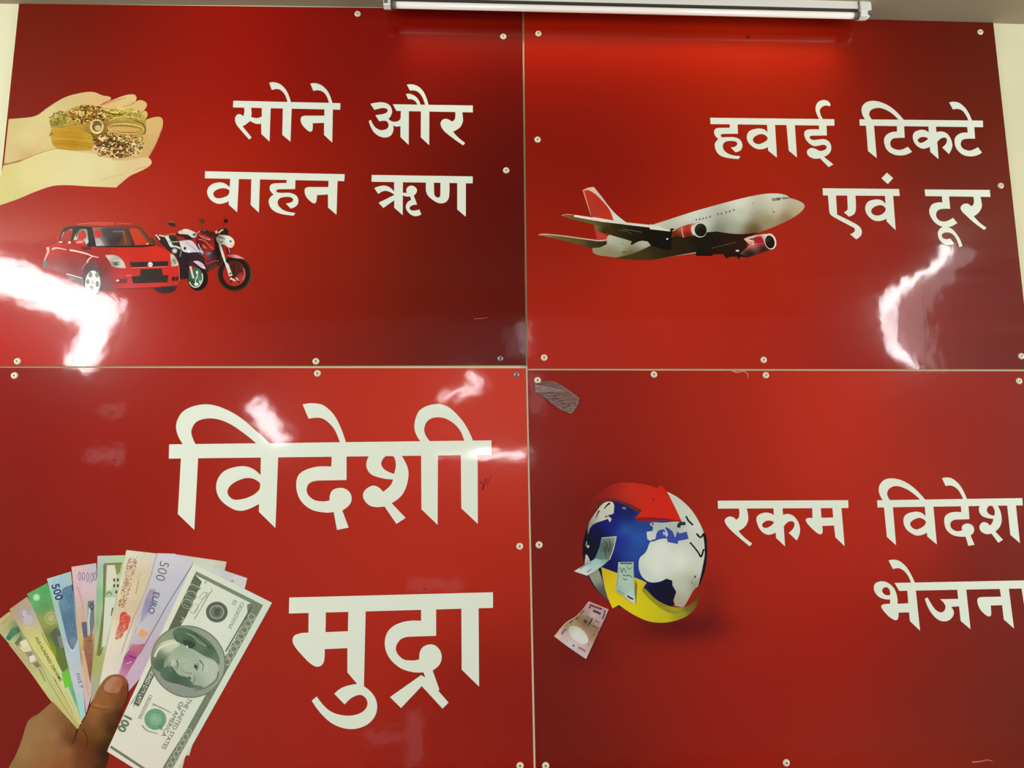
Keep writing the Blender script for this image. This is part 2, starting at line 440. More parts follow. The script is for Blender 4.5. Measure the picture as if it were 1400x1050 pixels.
# ---- words, traced letter by letter
W = []
W.append(word(P_TL, 310, 100, 8.75, [
 "80,331 1360,360 1357,438 75,410",
 "205,400 ~212,445 ~205,500 198,515 ~155,492 ~118,505 ~100,550 ~115,610 ~160,670 270,795 298,770 ~240,700 190,638 ~240,605 280,572 ~340,603 ~380,608 412,602 415,728 512,820 526,400 420,400 420,520 ~370,538 ~330,535 292,525 ~297,470 288,400",
 "672,405 665,738 762,820 778,405", "508,115 ~570,110 ~650,140 ~720,220 770,355 730,355 ~700,265 ~650,205 ~600,190 540,203",
 "1170,425 1168,510 930,510 ~895,525 ~885,565 ~905,620 ~960,680 ~995,700 ~1022,690 1028,600 1165,595 1165,740 1262,832 1270,425",
 "1000,125 ~1065,122 ~1140,150 ~1215,230 1265,365 1225,365 ~1195,275 ~1145,220 ~1090,205 1037,213"]))
W.append(word(P_TL, 495, 100, 8.75, [
 "368,373 1325,388 1325,470 412,452",
 "100,368 ~180,352 ~260,352 ~330,385 ~358,450 ~345,510 315,548 ~350,575 ~390,583 ~430,575 462,545 465,440 560,440 558,860 460,765 460,632 ~410,640 370,625 ~375,680 ~345,745 ~280,770 ~200,752 ~130,690 80,575 105,560 ~150,640 ~210,680 ~260,680 ~305,660 ~318,620 ~300,580 ~270,570 205,575 160,503 ~240,492 ~290,475 ~308,450 ~290,425 ~240,418 150,440",
 "705,445 703,768 803,862 805,445", "535,138 ~600,135 ~680,165 ~745,240 800,395 758,395 ~720,285 ~670,225 ~620,207 575,210",
 "525,250 ~580,250 ~640,280 ~680,330 702,390 668,390 ~640,340 ~600,315 552,312",
 "1115,455 ~1115,530 ~1100,565 1072,580 ~1020,550 ~970,555 ~940,595 ~950,645 ~1000,710 1210,865 1232,835 ~1150,770 1088,700 ~1170,650 ~1205,580 ~1205,520 1195,455"]))
W.append(word(P_TL, 270, 215, 6.6667, [
 "70,128 1342,155 1338,218 67,192",
 "300,185 293,275 ~250,240 ~190,230 ~120,255 ~88,310 ~110,375 ~170,420 ~230,422 285,400 285,432 362,502 378,185|291,300 ~250,283 ~190,290 ~145,325 ~160,365 ~200,375 ~250,362 ~284,340",
 "492,185 485,435 560,505 570,185",
 "815,190 812,235 720,237 ~670,250 ~658,285 ~670,315 695,340 ~660,370 ~650,410 ~675,470 ~740,510 875,533 892,508 ~800,490 ~745,450 ~730,410 ~750,375 ~800,362 ~850,365 ~873,385 ~860,408 805,422 850,468 ~905,440 ~920,395 ~900,350 ~840,325 ~775,325 730,322 ~718,305 740,292 890,290 893,190",
 "1195,205 1193,272 1020,272 ~985,282 ~977,315 ~995,365 ~1040,410 ~1070,420 ~1082,405 1090,345 1190,340 1190,458 1267,525 1277,205"]))
W.append(word(P_TL, 500, 215, 8.75, [
 "72,212 1280,230 1280,312 70,293", "340,285 342,605 442,692 445,285",
 "103,370 ~170,345 ~240,342 ~300,370 350,425 350,455 ~300,420 ~240,402 ~200,410 150,438", "350,448 155,545 212,607 350,508",
 "440,425 490,428 ~492,370 ~545,340 ~600,365 ~612,410 575,460 615,568 ~560,575 ~525,605 ~545,635 ~590,638 642,625 665,685 ~590,705 ~520,670 ~480,600 ~500,540 545,512 530,468 ~490,470 440,455",
 "720,290 720,400 ~750,465 ~840,535 ~900,552 ~960,535 ~995,480 1000,290 895,290 893,440 ~885,475 ~860,482 ~830,465 818,430 815,290",
 "1095,295 1095,625 1197,712 1198,295"]))
W.append(word(P_TR, 965, 130, 7.5676, [
 "45,235 1328,250 1330,317 48,300",
 "248,290 248,338 150,340 ~100,350 ~85,385 ~100,425 130,455 ~95,500 ~95,545 ~130,610 ~200,645 340,662 355,632 ~260,618 ~195,580 ~175,525 ~200,485 ~260,475 ~310,482 ~325,505 ~305,532 258,542 305,592 ~360,570 ~378,520 ~355,465 ~300,438 ~235,435 172,438 ~153,420 170,402 332,400 328,290",
 "632,295 638,385 ~600,355 ~540,347 ~455,370 ~425,420 ~440,490 ~510,550 ~580,560 643,538 645,575 735,648 715,295|639,440 ~600,408 ~550,408 ~495,440 ~490,480 ~540,508 ~600,490 ~634,465",
 "833,300 858,575 942,645 920,300",
 "1168,300 1172,355 1080,355 ~1030,370 ~1018,410 ~1045,475 ~1110,525 ~1160,525 ~1220,515 ~1250,535 ~1235,565 ~1180,578 ~1140,560 ~1090,548 ~1050,575 ~1055,620 ~1110,655 1182,655 1270,745 1318,718 1222,640 ~1280,600 ~1297,550 ~1280,490 ~1230,458 ~1170,460 ~1110,465 ~1078,450 ~1075,430 1100,420 1252,418 1248,300",
 "1180,260 ~1145,190 ~1135,130 ~1160,75 ~1215,52 ~1265,65 1290,100 1280,117 ~1240,108 ~1200,125 ~1178,160 ~1190,210 1218,260"]))
W.append(word(P_TR, 1170, 130, 7.7778, [
 "38,258 1350,272 1353,342 42,325", "107,315 130,595 222,670 192,315",
 "104,268 ~68,200 ~65,130 ~110,78 ~190,62 ~290,85 ~400,150 518,272 465,272 ~370,185 ~280,142 ~220,138 ~160,160 ~142,200 ~150,230 178,268",
 "437,318 438,390 ~380,395 ~320,430 ~300,490 ~330,580 ~400,630 ~480,642 ~545,630 598,603 552,550 ~490,580 ~440,582 ~385,560 ~365,515 ~385,470 ~430,457 520,455 512,318",
 "770,320 792,605 880,682 850,320", "785,402 ~730,373 ~680,372 ~620,400 ~607,460 ~640,530 ~700,568 ~750,565 800,543|772,462 ~735,447 ~690,450 ~658,478 ~675,505 ~700,508 ~740,490",
 "845,397 ~910,388 ~970,410 ~1015,480 ~1025,550 990,628 918,558 ~960,515 ~968,470 ~945,452 ~900,465 862,505",
 "1183,325 1190,400 ~1120,405 ~1065,440 ~1050,490 ~1070,570 ~1140,635 ~1220,652 ~1290,640 1342,612 1298,555 ~1230,588 ~1190,590 ~1135,565 ~1115,525 ~1130,480 ~1180,465 1268,465 1258,325",
 "992,78 ~1050,72 ~1110,90 ~1180,160 1240,282 1203,282 ~1165,205 ~1125,160 ~1080,148 1032,152"]))
W.append(word(P_TR, 1115, 230, 9.5455, [
 "92,262 1088,272 1098,362 97,355", "930,58 1012,130 942,207 860,132",
 "160,340 178,560 ~195,605 ~240,638 470,762 ~510,790 ~505,830 450,862 530,928 ~590,880 ~603,820 ~575,765 ~500,715 280,605 265,340",
 "412,345 420,520 ~410,550 370,575 435,632 ~500,600 ~525,540 518,345",
 "905,345 912,465 ~860,420 ~790,408 ~690,435 ~648,510 ~670,600 ~750,675 ~830,690 925,660 927,695 1045,808 1010,345|917,530 ~880,490 ~820,485 ~740,525 ~728,580 ~790,618 ~860,605 ~905,565"]))
W.append(word(P_TR, 1255, 245, 10.5, [
 "95,148 1030,155 1040,255 105,243",
 "343,230 350,335 ~280,335 ~200,365 ~162,445 ~175,520 ~240,620 ~340,680 ~420,687 ~490,672 565,630 502,555 ~420,600 ~350,607 ~290,580 ~260,520 ~275,460 ~330,430 462,425 443,230",
 "~345,690 ~300,730 ~285,790 ~310,870 ~380,935 ~440,945 520,925 462,850 ~410,862 ~360,845 ~340,810 ~365,775 ~430,765 ~490,785 ~545,850 595,978 638,958 ~600,860 ~540,770 ~480,710 ~410,683",
 "792,245 ~805,320 ~790,370 765,390 ~710,352 ~650,360 ~612,405 ~630,460 ~690,520 ~800,620 950,730 982,697 ~880,620 800,532 ~870,480 ~915,400 ~912,330 892,245"]))
w5 = word(P_BL, 0, 0, 1, ["231.4,607.6 671.9,602.1 671.9,621.9 230.9,627"])
w5.tile(220, 540, 5.25)
for s in ["145,440 122,855 240,968 268,440",
 "165,365 ~115,270 ~115,190 ~170,110 ~300,68 ~420,85 ~560,155 ~680,255 795,360 700,360 ~590,270 ~470,195 ~360,168 ~260,190 ~220,250 ~225,300 256,365",
 "718,435 716,575 ~650,525 ~570,512 ~450,550 ~398,640 ~420,740 ~510,815 ~590,830 705,782 703,838 822,955 842,435|711,630 ~660,600 ~600,598 ~510,640 ~478,695 ~510,745 ~570,750 ~650,725 ~706,680"]: w5.poly(s, WHITE)
w5.tile(350, 500, 4)
for s in ["415,485 412,552 ~320,555 ~240,590 ~220,650 ~240,730 ~300,785 ~380,803 425,800 443,898 507,885 472,792 ~515,755 ~522,715 ~500,680 ~460,668 ~415,685 402,737 ~360,742 ~310,730 ~278,690 ~290,645 340,628 495,625 495,485",
 "255,212 ~310,205 ~375,220 ~440,290 495,428 462,428 ~430,350 ~390,305 ~350,285 288,290",
 "628,475 ~603,540 ~625,590 ~690,615 750,622 ~735,655 695,690 ~665,662 ~630,658 ~590,690 ~590,730 ~630,768 703,770 768,865 818,832 742,752 ~800,705 ~830,630 ~830,560 785,475|745,490 ~715,490 ~685,530 ~700,565 755,592 ~765,545 ~758,505",
 "903,475 905,785 993,870 995,475", "1120,475 1123,780 1213,865 1212,475",
 "905,422 ~870,360 ~870,300 ~900,240 ~980,210 ~1050,225 ~1120,290 ~1165,360 1190,422 1143,422 ~1110,345 ~1050,295 ~990,282 ~940,300 ~920,345 ~930,385 960,422"]: w5.poly(s, WHITE)
W.append(w5)
W.append(word(P_BL, 350, 788, 4, [
 "182,116 1296,87 1296,172 180,203",
 "288,185 287,308 ~240,312 ~205,330 ~205,370 ~260,440 ~310,485 ~345,493 ~370,470 375,398 500,392 500,525 555,590 590,602 600,180 505,180 503,300 380,305 382,185",
 "555,588 ~500,598 ~460,615 428,642 485,700 ~530,660 ~580,650 ~610,690 ~590,735 ~530,760 ~450,755 ~390,725 332,657 305,680 ~360,755 ~430,812 ~520,835 ~600,815 ~650,765 ~662,700 ~640,645 590,600",
 "903,170 903,243 ~810,248 ~735,285 ~705,350 ~720,430 ~780,495 ~850,522 915,525 965,515 ~1005,480 ~1015,430 ~990,385 ~950,372 ~905,395 892,455 ~850,460 ~800,450 ~765,400 ~785,350 830,330 985,325 985,170",
 "915,522 965,512 1003,620 960,640", "903,540 733,660 793,720 908,598 940,560", "905,598 1020,723 1053,690 985,612 930,545",
 "1123,160 1125,510 1220,603 1217,160"]))
W.append(word(P_BR, 975, 670, 7.1795, [
 "45,105 1325,100 1328,176 48,182",
 "250,172 ~258,225 ~250,270 228,292 ~190,265 ~150,262 ~115,290 ~120,325 ~170,390 358,552 382,525 ~300,460 248,402 ~310,360 ~342,300 ~340,230 325,172",
 "590,170 618,470 705,553 680,170", "605,250 ~550,225 ~490,225 ~430,260 ~430,320 ~470,400 ~530,437 ~580,432 620,413|598,315 ~560,300 ~515,305 ~480,340 ~495,368 ~530,370 ~575,345",
 "676,247 ~740,235 ~800,265 ~845,340 ~850,420 820,495 742,420 ~790,370 ~795,320 ~765,305 ~725,320 692,360",
 "972,170 975,275 ~930,275 ~908,290 ~930,335 ~1000,405 ~1040,432 ~1070,425 1070,352 1185,348 1200,465 1290,550 1258,170 1170,170 1178,270 1062,272 1055,170"]))
W.append(word(P_BR, 1190, 645, 6.6667, [
 "60,260 1383,240 1388,306 65,325", "122,310 150,595 233,668 203,310",
 "118,268 ~80,195 ~80,130 ~125,75 ~200,60 ~300,85 ~400,150 505,262 460,262 ~380,190 ~300,145 ~225,130 ~170,155 ~152,195 ~160,230 184,268",
 "495,305 502,405 ~460,372 ~400,365 ~325,390 ~300,440 ~325,520 ~400,575 ~450,580 515,555 518,590 605,662 572,305|504,450 ~470,425 ~430,422 ~370,455 ~365,490 ~410,525 ~460,512 ~499,480",
 "823,300 828,368 ~740,370 ~685,400 ~672,450 ~695,530 ~760,580 868,592 892,675 948,665 912,580 ~940,550 ~938,500 ~890,472 ~840,490 835,535 ~780,540 ~735,510 ~730,465 ~760,440 800,435 902,432 892,300",
 "652,58 ~700,52 ~750,65 ~820,130 882,255 847,255 ~810,180 ~770,140 ~730,125 685,130",
 "1002,295 ~988,345 ~1010,395 ~1060,420 1120,428 ~1110,465 1088,490 ~1060,465 ~1020,462 ~993,500 ~1010,545 ~1060,568 1102,562 1165,647 1208,620 1138,545 ~1185,490 ~1195,420 ~1180,350 1150,295|1112,312 ~1080,312 ~1060,350 ~1080,385 1128,402 ~1132,355",
 "1245,300 1275,575 1362,650 1325,300"]))
W.append(word(P_BR, 1190, 755, 6.6667, [
 "220,280 1500,255 1500,328 262,352", "165,75 ~220,68 ~280,90 ~345,160 408,285 373,285 ~340,210 ~300,165 ~255,145 205,153",
 "~100,265 ~40,290 ~35,350 ~75,405 ~130,427 178,430 180,470 ~120,475 ~98,492 ~125,540 ~180,595 ~235,620 ~252,600 255,550 352,548 360,628 452,715 412,335 335,335 345,465 248,470 ~242,400 ~215,330 ~160,280|180,390 ~175,345 ~145,318 ~110,335 ~110,365 ~140,390",
 "790,335 800,425 635,428 ~680,480 ~680,520 ~650,548 ~600,530 ~560,480 520,412 495,425 ~540,530 ~610,610 ~680,630 ~735,605 ~760,550 735,497 808,493 822,625 912,702 872,335",
 "1178,325 1190,405 1020,408 ~980,420 ~975,455 ~1000,520 ~1060,578 ~1090,583 ~1100,565 1095,485 1200,482 1215,612 1308,695 1260,325",
 "1375,320 1420,600 1505,680 1458,320"]))
for w_ in W: w_.build()

# cream joint strip between the two lower boards
def strip(name, pts, y):
    V = [at(p[0], p[1]) for p in pts]; V = [Vector((v.x, y, v.z)) for v in V]+[Vector((v.x, EDGE, v.z)) for v in V]
    n = len(pts); F = [tuple(range(n))]+[(i, n+i, n+(i+1) % n, (i+1) % n) for i in range(n)]
    return tag(mesh_obj(name, V, F, M_STRIP), kind='structure')
strip('trim_1', [(719.2, 505.5), (721.1, 506.3), (732.6, 1067), (730.0, 1067)], 0.0012)

# ================================================================== printed pictures
BLK = (38, 32, 32)
# ---- cupped hands with gold jewellery (top left sign)
A = Art(P_TL, 'hands_picture')
rear = A.sub('hand', 'pale upper hand, fingers pointing right'); A.tile(0, 0, 4)
SK = (203, 188, 136); SK2 = (214, 201, 150); SK3 = (186, 162, 112)
rear.poly("48,652 130,645 ~200,632 ~260,590 ~340,540 ~400,518 ~480,503 ~520,506 ~560,522 ~605,532 602,548 ~570,562 545,577 ~620,545 ~690,520 ~735,518 ~747,535 738,560 ~765,548 ~798,560 ~803,580 785,606 ~803,612 ~806,635 788,660 ~850,640 ~885,646 ~890,685 ~850,790 800,880 ~600,880 ~300,830 ~150,870 22,897",
  grad=[(60, 680, (190, 178, 120)), (150, 760, (205, 190, 136)), (80, 860, (196, 176, 126)), (260, 640, SK), (400, 545, (196, 178, 122)), (500, 530, (206, 176, 120)), (580, 540, (214, 170, 118)), (700, 545, (212, 186, 126)), (770, 580, (210, 178, 118)), (790, 630, (206, 176, 110)), (850, 680, (206, 172, 112)), (820, 800, (196, 164, 104)), (300, 780, (200, 184, 128)), (140, 855, (186, 158, 108))], noise=3)
for s, w in (("548,577 600,560 650,545 690,535", 5), ("738,560 715,572 690,580 660,585", 5), ("785,608 770,618 755,622", 4), ("788,660 780,668 776,690", 4)):
    rear.curve(s, w, (168, 118, 72), 2)
rear.curve("890,690 850,790 800,878", 5, (190, 140, 92))
front = A.sub('hand', 'pale lower hand, palm up, thumb side down'); 
front.poly("18,905 ~120,880 ~250,828 ~320,816 ~420,832 ~520,842 ~600,870 ~700,872 ~770,860 ~810,862 ~830,888 ~812,912 ~760,940 ~712,962 ~665,1000 635,1026 ~500,1020 ~310,1014 ~200,1046 ~100,1088 -22,1130 -10,1010",
  grad=[(40, 930, (196, 184, 122)), (150, 960, (206, 196, 138)), (300, 870, (206, 196, 140)), (450, 930, (212, 203, 155)), (350, 990, (210, 200, 150)), (600, 920, (214, 202, 152)), (560, 1005, (206, 196, 140)), (700, 900, (208, 186, 138)), (790, 885, (212, 190, 140)), (640, 1000, (204, 186, 136)), (60, 1060, (194, 184, 120))], noise=3)
front.curve("20,896 60,890 140,866 260,824 330,812", 7, (176, 138, 92), 3)
front.curve("560,985 620,965 680,955", 5, (196, 166, 118), 2); front.curve("740,930 770,918 800,914", 4, (184, 140, 96), 2)
front.curve("600,872 700,876 770,862 806,864", 4, (196, 160, 110), 2)
J = A.sub('jewellery_heap', 'gold chains, rings and bangles')
J.poly("~275,660 ~330,630 ~400,590 ~480,575 ~560,590 ~640,600 ~720,595 ~790,640 ~798,720 ~785,790 ~740,840 ~640,866 ~560,840 ~500,815 ~400,820 ~300,790 ~280,700", grad=[(300, 660, (136, 124, 54)), (400, 610, (190, 170, 80)), (450, 650, (170, 130, 60)), (600, 620, (186, 166, 78)), (700, 620, (206, 192, 96)), (560, 640, (104, 74, 28)), (650, 820, (84, 56, 24)), (540, 800, (96, 66, 30)), (720, 800, (130, 96, 50)), (750, 720, (190, 164, 84)), (690, 700, (150, 120, 60)), (400, 760, (176, 136, 34))], noise=26)
rnd = random.Random(5)
def chain(region, n, cols, smin, smax, w):
    (cx, cy, rx, ry) = region; y0 = J._y()
    for i in range(n):
        r = math.sqrt(rnd.random()); a = rnd.uniform(0, 6.283); x = cx+rx*r*math.cos(a); y = cy+ry*r*math.sin(a)
        t = rnd.uniform(0, 6.283); s = rnd.uniform(smin, smax); ar = rnd.uniform(1.5, 4.2)
        pts = [(x+s*math.cos(t+ar*q/5), y+s*0.75*math.sin(t+ar*q/5)) for q in range(6)]
        J.line(pts, rnd.uniform(w*0.6, w*1.3), rnd.choice(cols), 2, y=y0-0.000001*i)
    J.root.n += int(n*0.1)+1
chain((645, 795, 138, 70), 210, [(60, 38, 20), (96, 66, 30), (134, 98, 46), (226, 196, 140), (202, 164, 96), (236, 212, 164)], 8, 19, 8)
chain((340, 648, 72, 36), 90, [(110, 100, 40), (150, 140, 56), (200, 184, 90), (96, 76, 30)], 5, 11, 5)
chain((490, 628, 105, 46), 170, [(84, 52, 20), (140, 96, 40), (214, 190, 96), (226, 210, 130), (150, 80, 40), (70, 44, 18)], 7, 16, 7)
chain((670, 625, 95, 34), 80, [(206, 190, 90), (226, 212, 116), (180, 160, 66), (150, 126, 50), (110, 90, 34)], 6, 15, 7)
J.poly("~282,700 ~320,698 ~420,712 ~495,735 ~512,780 502,822 ~400,822 ~315,812 ~286,785", grad=[(300, 740, (186, 150, 56)), (400, 730, (182, 142, 44)), (400, 780, (162, 120, 26)), (480, 800, (170, 136, 40)), (490, 740, (190, 156, 60)), (330, 800, (176, 130, 44))], noise=5)
for i in range(7):
    y = 722+i*14; J.curve("%d,%d %d,%d %d,%d" % (292, y-6, 400, y+rnd.uniform(-3, 6), 502, y+12), 2.4, rnd.choice([(150, 108, 22), (196, 160, 66)]))
J.curve("272,745 282,728 290,740", 6, (130, 90, 50))
J.ell(530, 693, 38, 41, (214, 186, 120), 0.2, hole=(25, 27)); J.ell(530, 693, 26, 28, (110, 90, 44), 0.2); J.ell(536, 700, 16, 15, (190, 176, 124))
J.curve("506,672 524,664 548,668 560,684", 4, (70, 46, 20)); J.curve("512,716 530,728 552,720", 5, (232, 216, 170))
for (rx, ry, dy, c) in ((108, 40, 0, (170, 130, 56)), (100, 30, 3, (214, 190, 110)), (92, 22, 6, (150, 112, 46))):
    J.ell(690, 702+dy, rx, ry, c, 0.06, hole=(rx-5, ry-6))
J.ell(680, 708, 86, 15, (196, 160, 92), 0.05)
J.curve("740,662 780,676 796,708 786,736", 8, (112, 84, 30), 4); J.curve("786,738 790,770 760,790", 12, (204, 180, 92), 6)
J.curve("560,606 600,620 640,626 680,622", 5, (96, 70, 26)); J.curve("600,660 650,642 720,640 770,656", 5, (210, 190, 100))
A.build()

# ---- red hatchback
A = Art(P_TL, 'car_picture'); A.tile(50, 298, 10)
A.poly("~90,640 ~108,545 ~150,410 ~210,372 270,345 ~300,235 ~370,132 ~500,100 ~700,74 ~1000,64 ~1300,76 ~1400,108 ~1500,222 1612,372 ~1690,398 ~1790,445 ~1850,490 ~1920,575 ~1948,660 1955,860 1938,905 ~1900,930 ~1500,962 ~1100,985 ~960,1012 ~880,1000 ~640,930 ~400,800 ~200,700 ~100,665",
  grad=[(900, 90, (196, 62, 40)), (400, 110, (150, 60, 48)), (1300, 90, (150, 50, 34)), (200, 430, (190, 60, 55)), (300, 400, (196, 52, 42)), (500, 420, (184, 40, 34)), (400, 520, (150, 52, 48)), (500, 650, (132, 52, 54)), (300, 620, (150, 70, 70)), (250, 690, (150, 90, 90)), (620, 760, (128, 84, 90)), (900, 450, (176, 36, 28)), (1200, 470, (198, 42, 28)), (1600, 440, (204, 44, 30)), (1400, 560, (190, 40, 30)), (900, 560, (140, 36, 34)), (900, 720, (112, 48, 52)), (950, 900, (122, 78, 84)), (1150, 760, (196, 48, 46)), (1500, 680, (200, 48, 42)), (1850, 720, (200, 46, 38)), (1250, 920, (198, 60, 62)), (1600, 930, (204, 56, 50)), (1900, 900, (190, 46, 40)), (700, 860, (92, 64, 66))], g=2, noise=2)
A.curve("300,340 330,225 385,140 520,115 740,118 1000,115 1300,120 1400,130", 16, (70, 40, 32), 12)
A.curve("560,86 760,66 1000,66 1300,82", 9, (206, 110, 80), 5)
A.curve("1078,66 1080,92", 14, (40, 30, 30))
side = A.sub('side_window', 'dark framed side windows')
side.poly("296,345 ~345,180 ~390,142 ~560,122 750,124 812,388 700,398 690,345 ~600,305 ~500,320 470,350", grad=[(320, 330, (70, 44, 40)), (540, 220, (44, 38, 34)), (760, 300, (36, 28, 28))])
side.poly("312,338 ~330,270 380,190 440,160 500,152 470,300 440,352 350,338", (160, 50, 46)); side.line([(305, 330), (352, 330)], 18, (225, 205, 190)); side.line([(340, 260), (375, 190)], 9, (190, 170, 150)); side.line([(435, 340), (468, 330)], 30, (226, 210, 196)); side.line([(450, 165), (490, 160)], 16, (150, 140, 120))
side.poly("500,330 ~530,230 590,155 ~660,150 690,160 712,335 680,362 660,320 ~600,300", grad=[(520, 300, (190, 196, 180)), (580, 200, (90, 120, 104)), (690, 260, (120, 168, 150)), (690, 330, (205, 212, 196))])
side.poly("555,295 ~590,200 ~640,165 ~672,200 ~680,262 ~640,300 600,300", (186, 54, 44)); side.curve("540,250 570,180 600,150", 16, (60, 70, 58))
ws = A.sub('windscreen')
ws.poly("752,150 ~1000,128 1245,138 1340,388 1000,398 806,390", grad=[(800, 170, (130, 104, 104)), (850, 340, (170, 164, 164)), (930, 360, (120, 110, 112)), (960, 200, (62, 52, 58)), (1000, 320, (38, 34, 40)), (1120, 180, (74, 62, 72)), (1120, 280, (34, 28, 30)), (1200, 330, (120, 70, 40)), (1240, 220, (76, 50, 44))], noise=3)
ws.poly("780,190 ~830,170 ~890,200 ~890,250 ~850,272 800,240", (188, 48, 38)); ws.poly("800,290 850,270 940,385 815,388", grad=[(820, 300, (160, 156, 156)), (850, 370, (186, 184, 182)), (930, 380, (150, 140, 140))])
ws.line([(1040, 185), (1180, 185)], 18, (104, 92, 104)); ws.line([(1185, 170), (1210, 280), (1230, 350)], 22, (150, 82, 36), 12)
A.poly("700,135 762,132 818,392 745,392", BLK); A.poly("1238,140 1288,150 1345,376 1300,390", (56, 36, 32)); A.curve("1262,160 1310,370", 8, (96, 70, 60))
side2 = A.sub('side_window', 'far side window, red seen through it')
side2.poly("1265,150 ~1350,145 1405,165 1530,350 1345,366", (190, 56, 36))
A.poly("1380,128 1424,126 1625,378 1560,392 1500,300", (64, 58, 34)); A.curve("1410,150 1500,270 1590,370", 8, (110, 100, 66)); A.line([(1500, 360), (1535, 348)], 14, (220, 190, 176))
A.poly("790,384 1300,376 1610,366 1622,380 1450,402 1000,404 806,398", BLK)
mi = A.sub('door_mirror'); mi.poly("~472,350 ~490,312 ~580,298 ~650,312 ~672,355 ~630,392 ~530,388", grad=[(500, 340, (150, 36, 34)), (600, 320, (214, 90, 80)), (600, 375, (160, 30, 30))]); mi.poly("540,328 620,312 640,338 550,346", (226, 150, 140))
A.poly("600,395 740,392 750,440 640,440", (96, 40, 40))
for s, w, c in (("215,430 260,412 330,418 410,436", 26, (240, 196, 184)), ("455,440 560,458 700,496 760,520 850,542", 24, (246, 212, 200)), ("150,400 160,460 130,530 100,600", 40, (236, 176, 168)), ("690,615 710,570 760,530 800,525", 22, (236, 190, 180)), ("620,700 650,650 700,600", 12, (196, 120, 124)), ("410,765 500,790 630,825", 14, (240, 226, 222))):
    A.curve(s, w, c, 8)
A.poly("680,520 712,520 700,550 684,545", (80, 60, 60))
A.poly("~640,860 ~655,700 ~720,615 ~800,605 ~850,680 ~865,760 ~800,715 ~700,760 ~660,900", grad=[(720, 660, (82, 62, 64)), (800, 650, (100, 78, 78)), (650, 850, (90, 76, 78))])
A.poly("~85,640 ~120,580 ~150,610 ~130,670 ~95,685", (96, 116, 108)); A.poly("400,790 640,835 650,930 600,900 480,850", (120, 112, 112))
wh = A.sub('wheel', 'silver alloy front wheel'); wh.ell(772, 890, 118, 190, (84, 82, 80), 0.05); wh.ell(768, 888, 102, 168, (226, 232, 228), 0.05)  # tyre and rim colours include the pale wash of the reflection over them
for x, y, a, b in ((738, 778, 26, 40), (828, 778, 26, 40), (702, 872, 24, 36), (832, 905, 24, 42), (748, 962, 30, 36)): wh.ell(x, y, a, b, (136, 140, 136))
wh.ell(768, 880, 22, 30, (200, 205, 200)); wh.curve("865,800 880,900 850,1010", 14, (120, 130, 120))
h1 = A.sub('headlight', 'large clear headlight'); h1.poly("938,512 ~1040,506 ~1120,528 ~1185,590 1222,686 ~1120,682 1030,664 ~1000,598", grad=[(980, 530, (214, 190, 172)), (1050, 560, (176, 176, 168)), (1080, 620, (110, 110, 96)), (1180, 640, (206, 196, 186)), (1120, 660, (196, 186, 176))]); h1.poly("1040,620 1090,600 1130,640 1080,656", (96, 96, 84)); h1.line([(1060, 590), (1130, 575), (1180, 620)], 12, (222, 214, 206))
A.poly("1270,606 1800,592 1796,660 1298,674", (52, 36, 40)); A.line([(1300, 684), (1790, 664)], 9, (226, 120, 110)); A.line([(1290, 600), (1800, 586)], 7, (170, 50, 44))
em = A.sub('emblem', 'white letter shaped badge'); em.ell(1556, 638, 33, 32, (226, 216, 206)); em.poly("1590,626 1552,600 1524,622 1546,640 1556,634 1544,624 1554,616 1572,630", (238, 232, 226)); em.line([(1532, 630), (1552, 644)], 7, (120, 96, 92)); em.line([(1560, 632), (1580, 646)], 7, (120, 96, 92))
A.poly("1424,702 1712,692 1728,782 1802,782 1790,880 1322,896 1298,802 1414,792", (50, 44, 40)); A.line([(1230, 790), (1300, 784)], 12, (230, 120, 110))
h2 = A.sub('headlight', 'far headlight at the right edge'); h2.poly("1832,488 ~1880,515 ~1930,596 1942,650 1848,666 ~1836,580", grad=[(1850, 530, (206, 196, 174)), (1890, 590, (130, 150, 136)), (1920, 630, (214, 206, 186))]); h2.line([(1865, 560), (1905, 630)], 14, (96, 110, 96))
A.poly("1082,838 1240,828 1236,888 1104,892", (104, 54, 56)); A.ell(1110, 856, 22, 14, (236, 196, 190)); A.poly("1848,808 1942,798 1936,856 1850,862", (64, 30, 30)); A.line([(1905, 805), (1900, 850)], 10, (150, 60, 50))
A.curve("1090,972 1300,964 1600,952 1900,928", 12, (104, 46, 44), 10); A.line([(1948, 660), (1956, 860)], 10, (206, 90, 80))
t2 = A.sub('tyre'); t2.poly("1600,962 1760,940 1920,928 ~1880,1000 ~1760,1032 ~1660,1012", (56, 42, 44))
A.build()

# ---- scooter
A = Art(P_TL, 'scooter_picture'); A.tile(205, 295, 9.634)
A.poly("60,245 ~120,262 ~210,262 ~345,272 400,335 640,480 720,560 735,700 640,690 520,640 505,830 395,838 385,700 ~372,600 ~330,520 ~270,480 ~200,420 ~150,372 ~85,300", grad=[(150, 320, (36, 30, 30)), (300, 320, (52, 46, 46)), (250, 440, (44, 36, 36)), (450, 600, (42, 30, 36)), (440, 800, (40, 28, 34)), (650, 560, (58, 36, 48)), (60, 340, (110, 44, 40))], noise=4)
A.curve("20,300 60,350 40,390", 30, (80, 50, 30), 20); A.curve("100,340 130,400 170,395", 40, (130, 40, 38), 16)
for s, w, c in (("75,250 110,285 130,320", 18, (222, 206, 190), ), ("120,256 200,272 250,270", 18, (190, 196, 176)), ("215,275 245,320 275,385 300,402", 40, (206, 212, 196)), ("245,330 300,346 380,340", 14, (150, 160, 146)), ("300,405 350,408 400,432", 22, (206, 210, 200)), ("400,340 412,440 398,540", 14, (120, 130, 116))): A.curve(s, w, c)
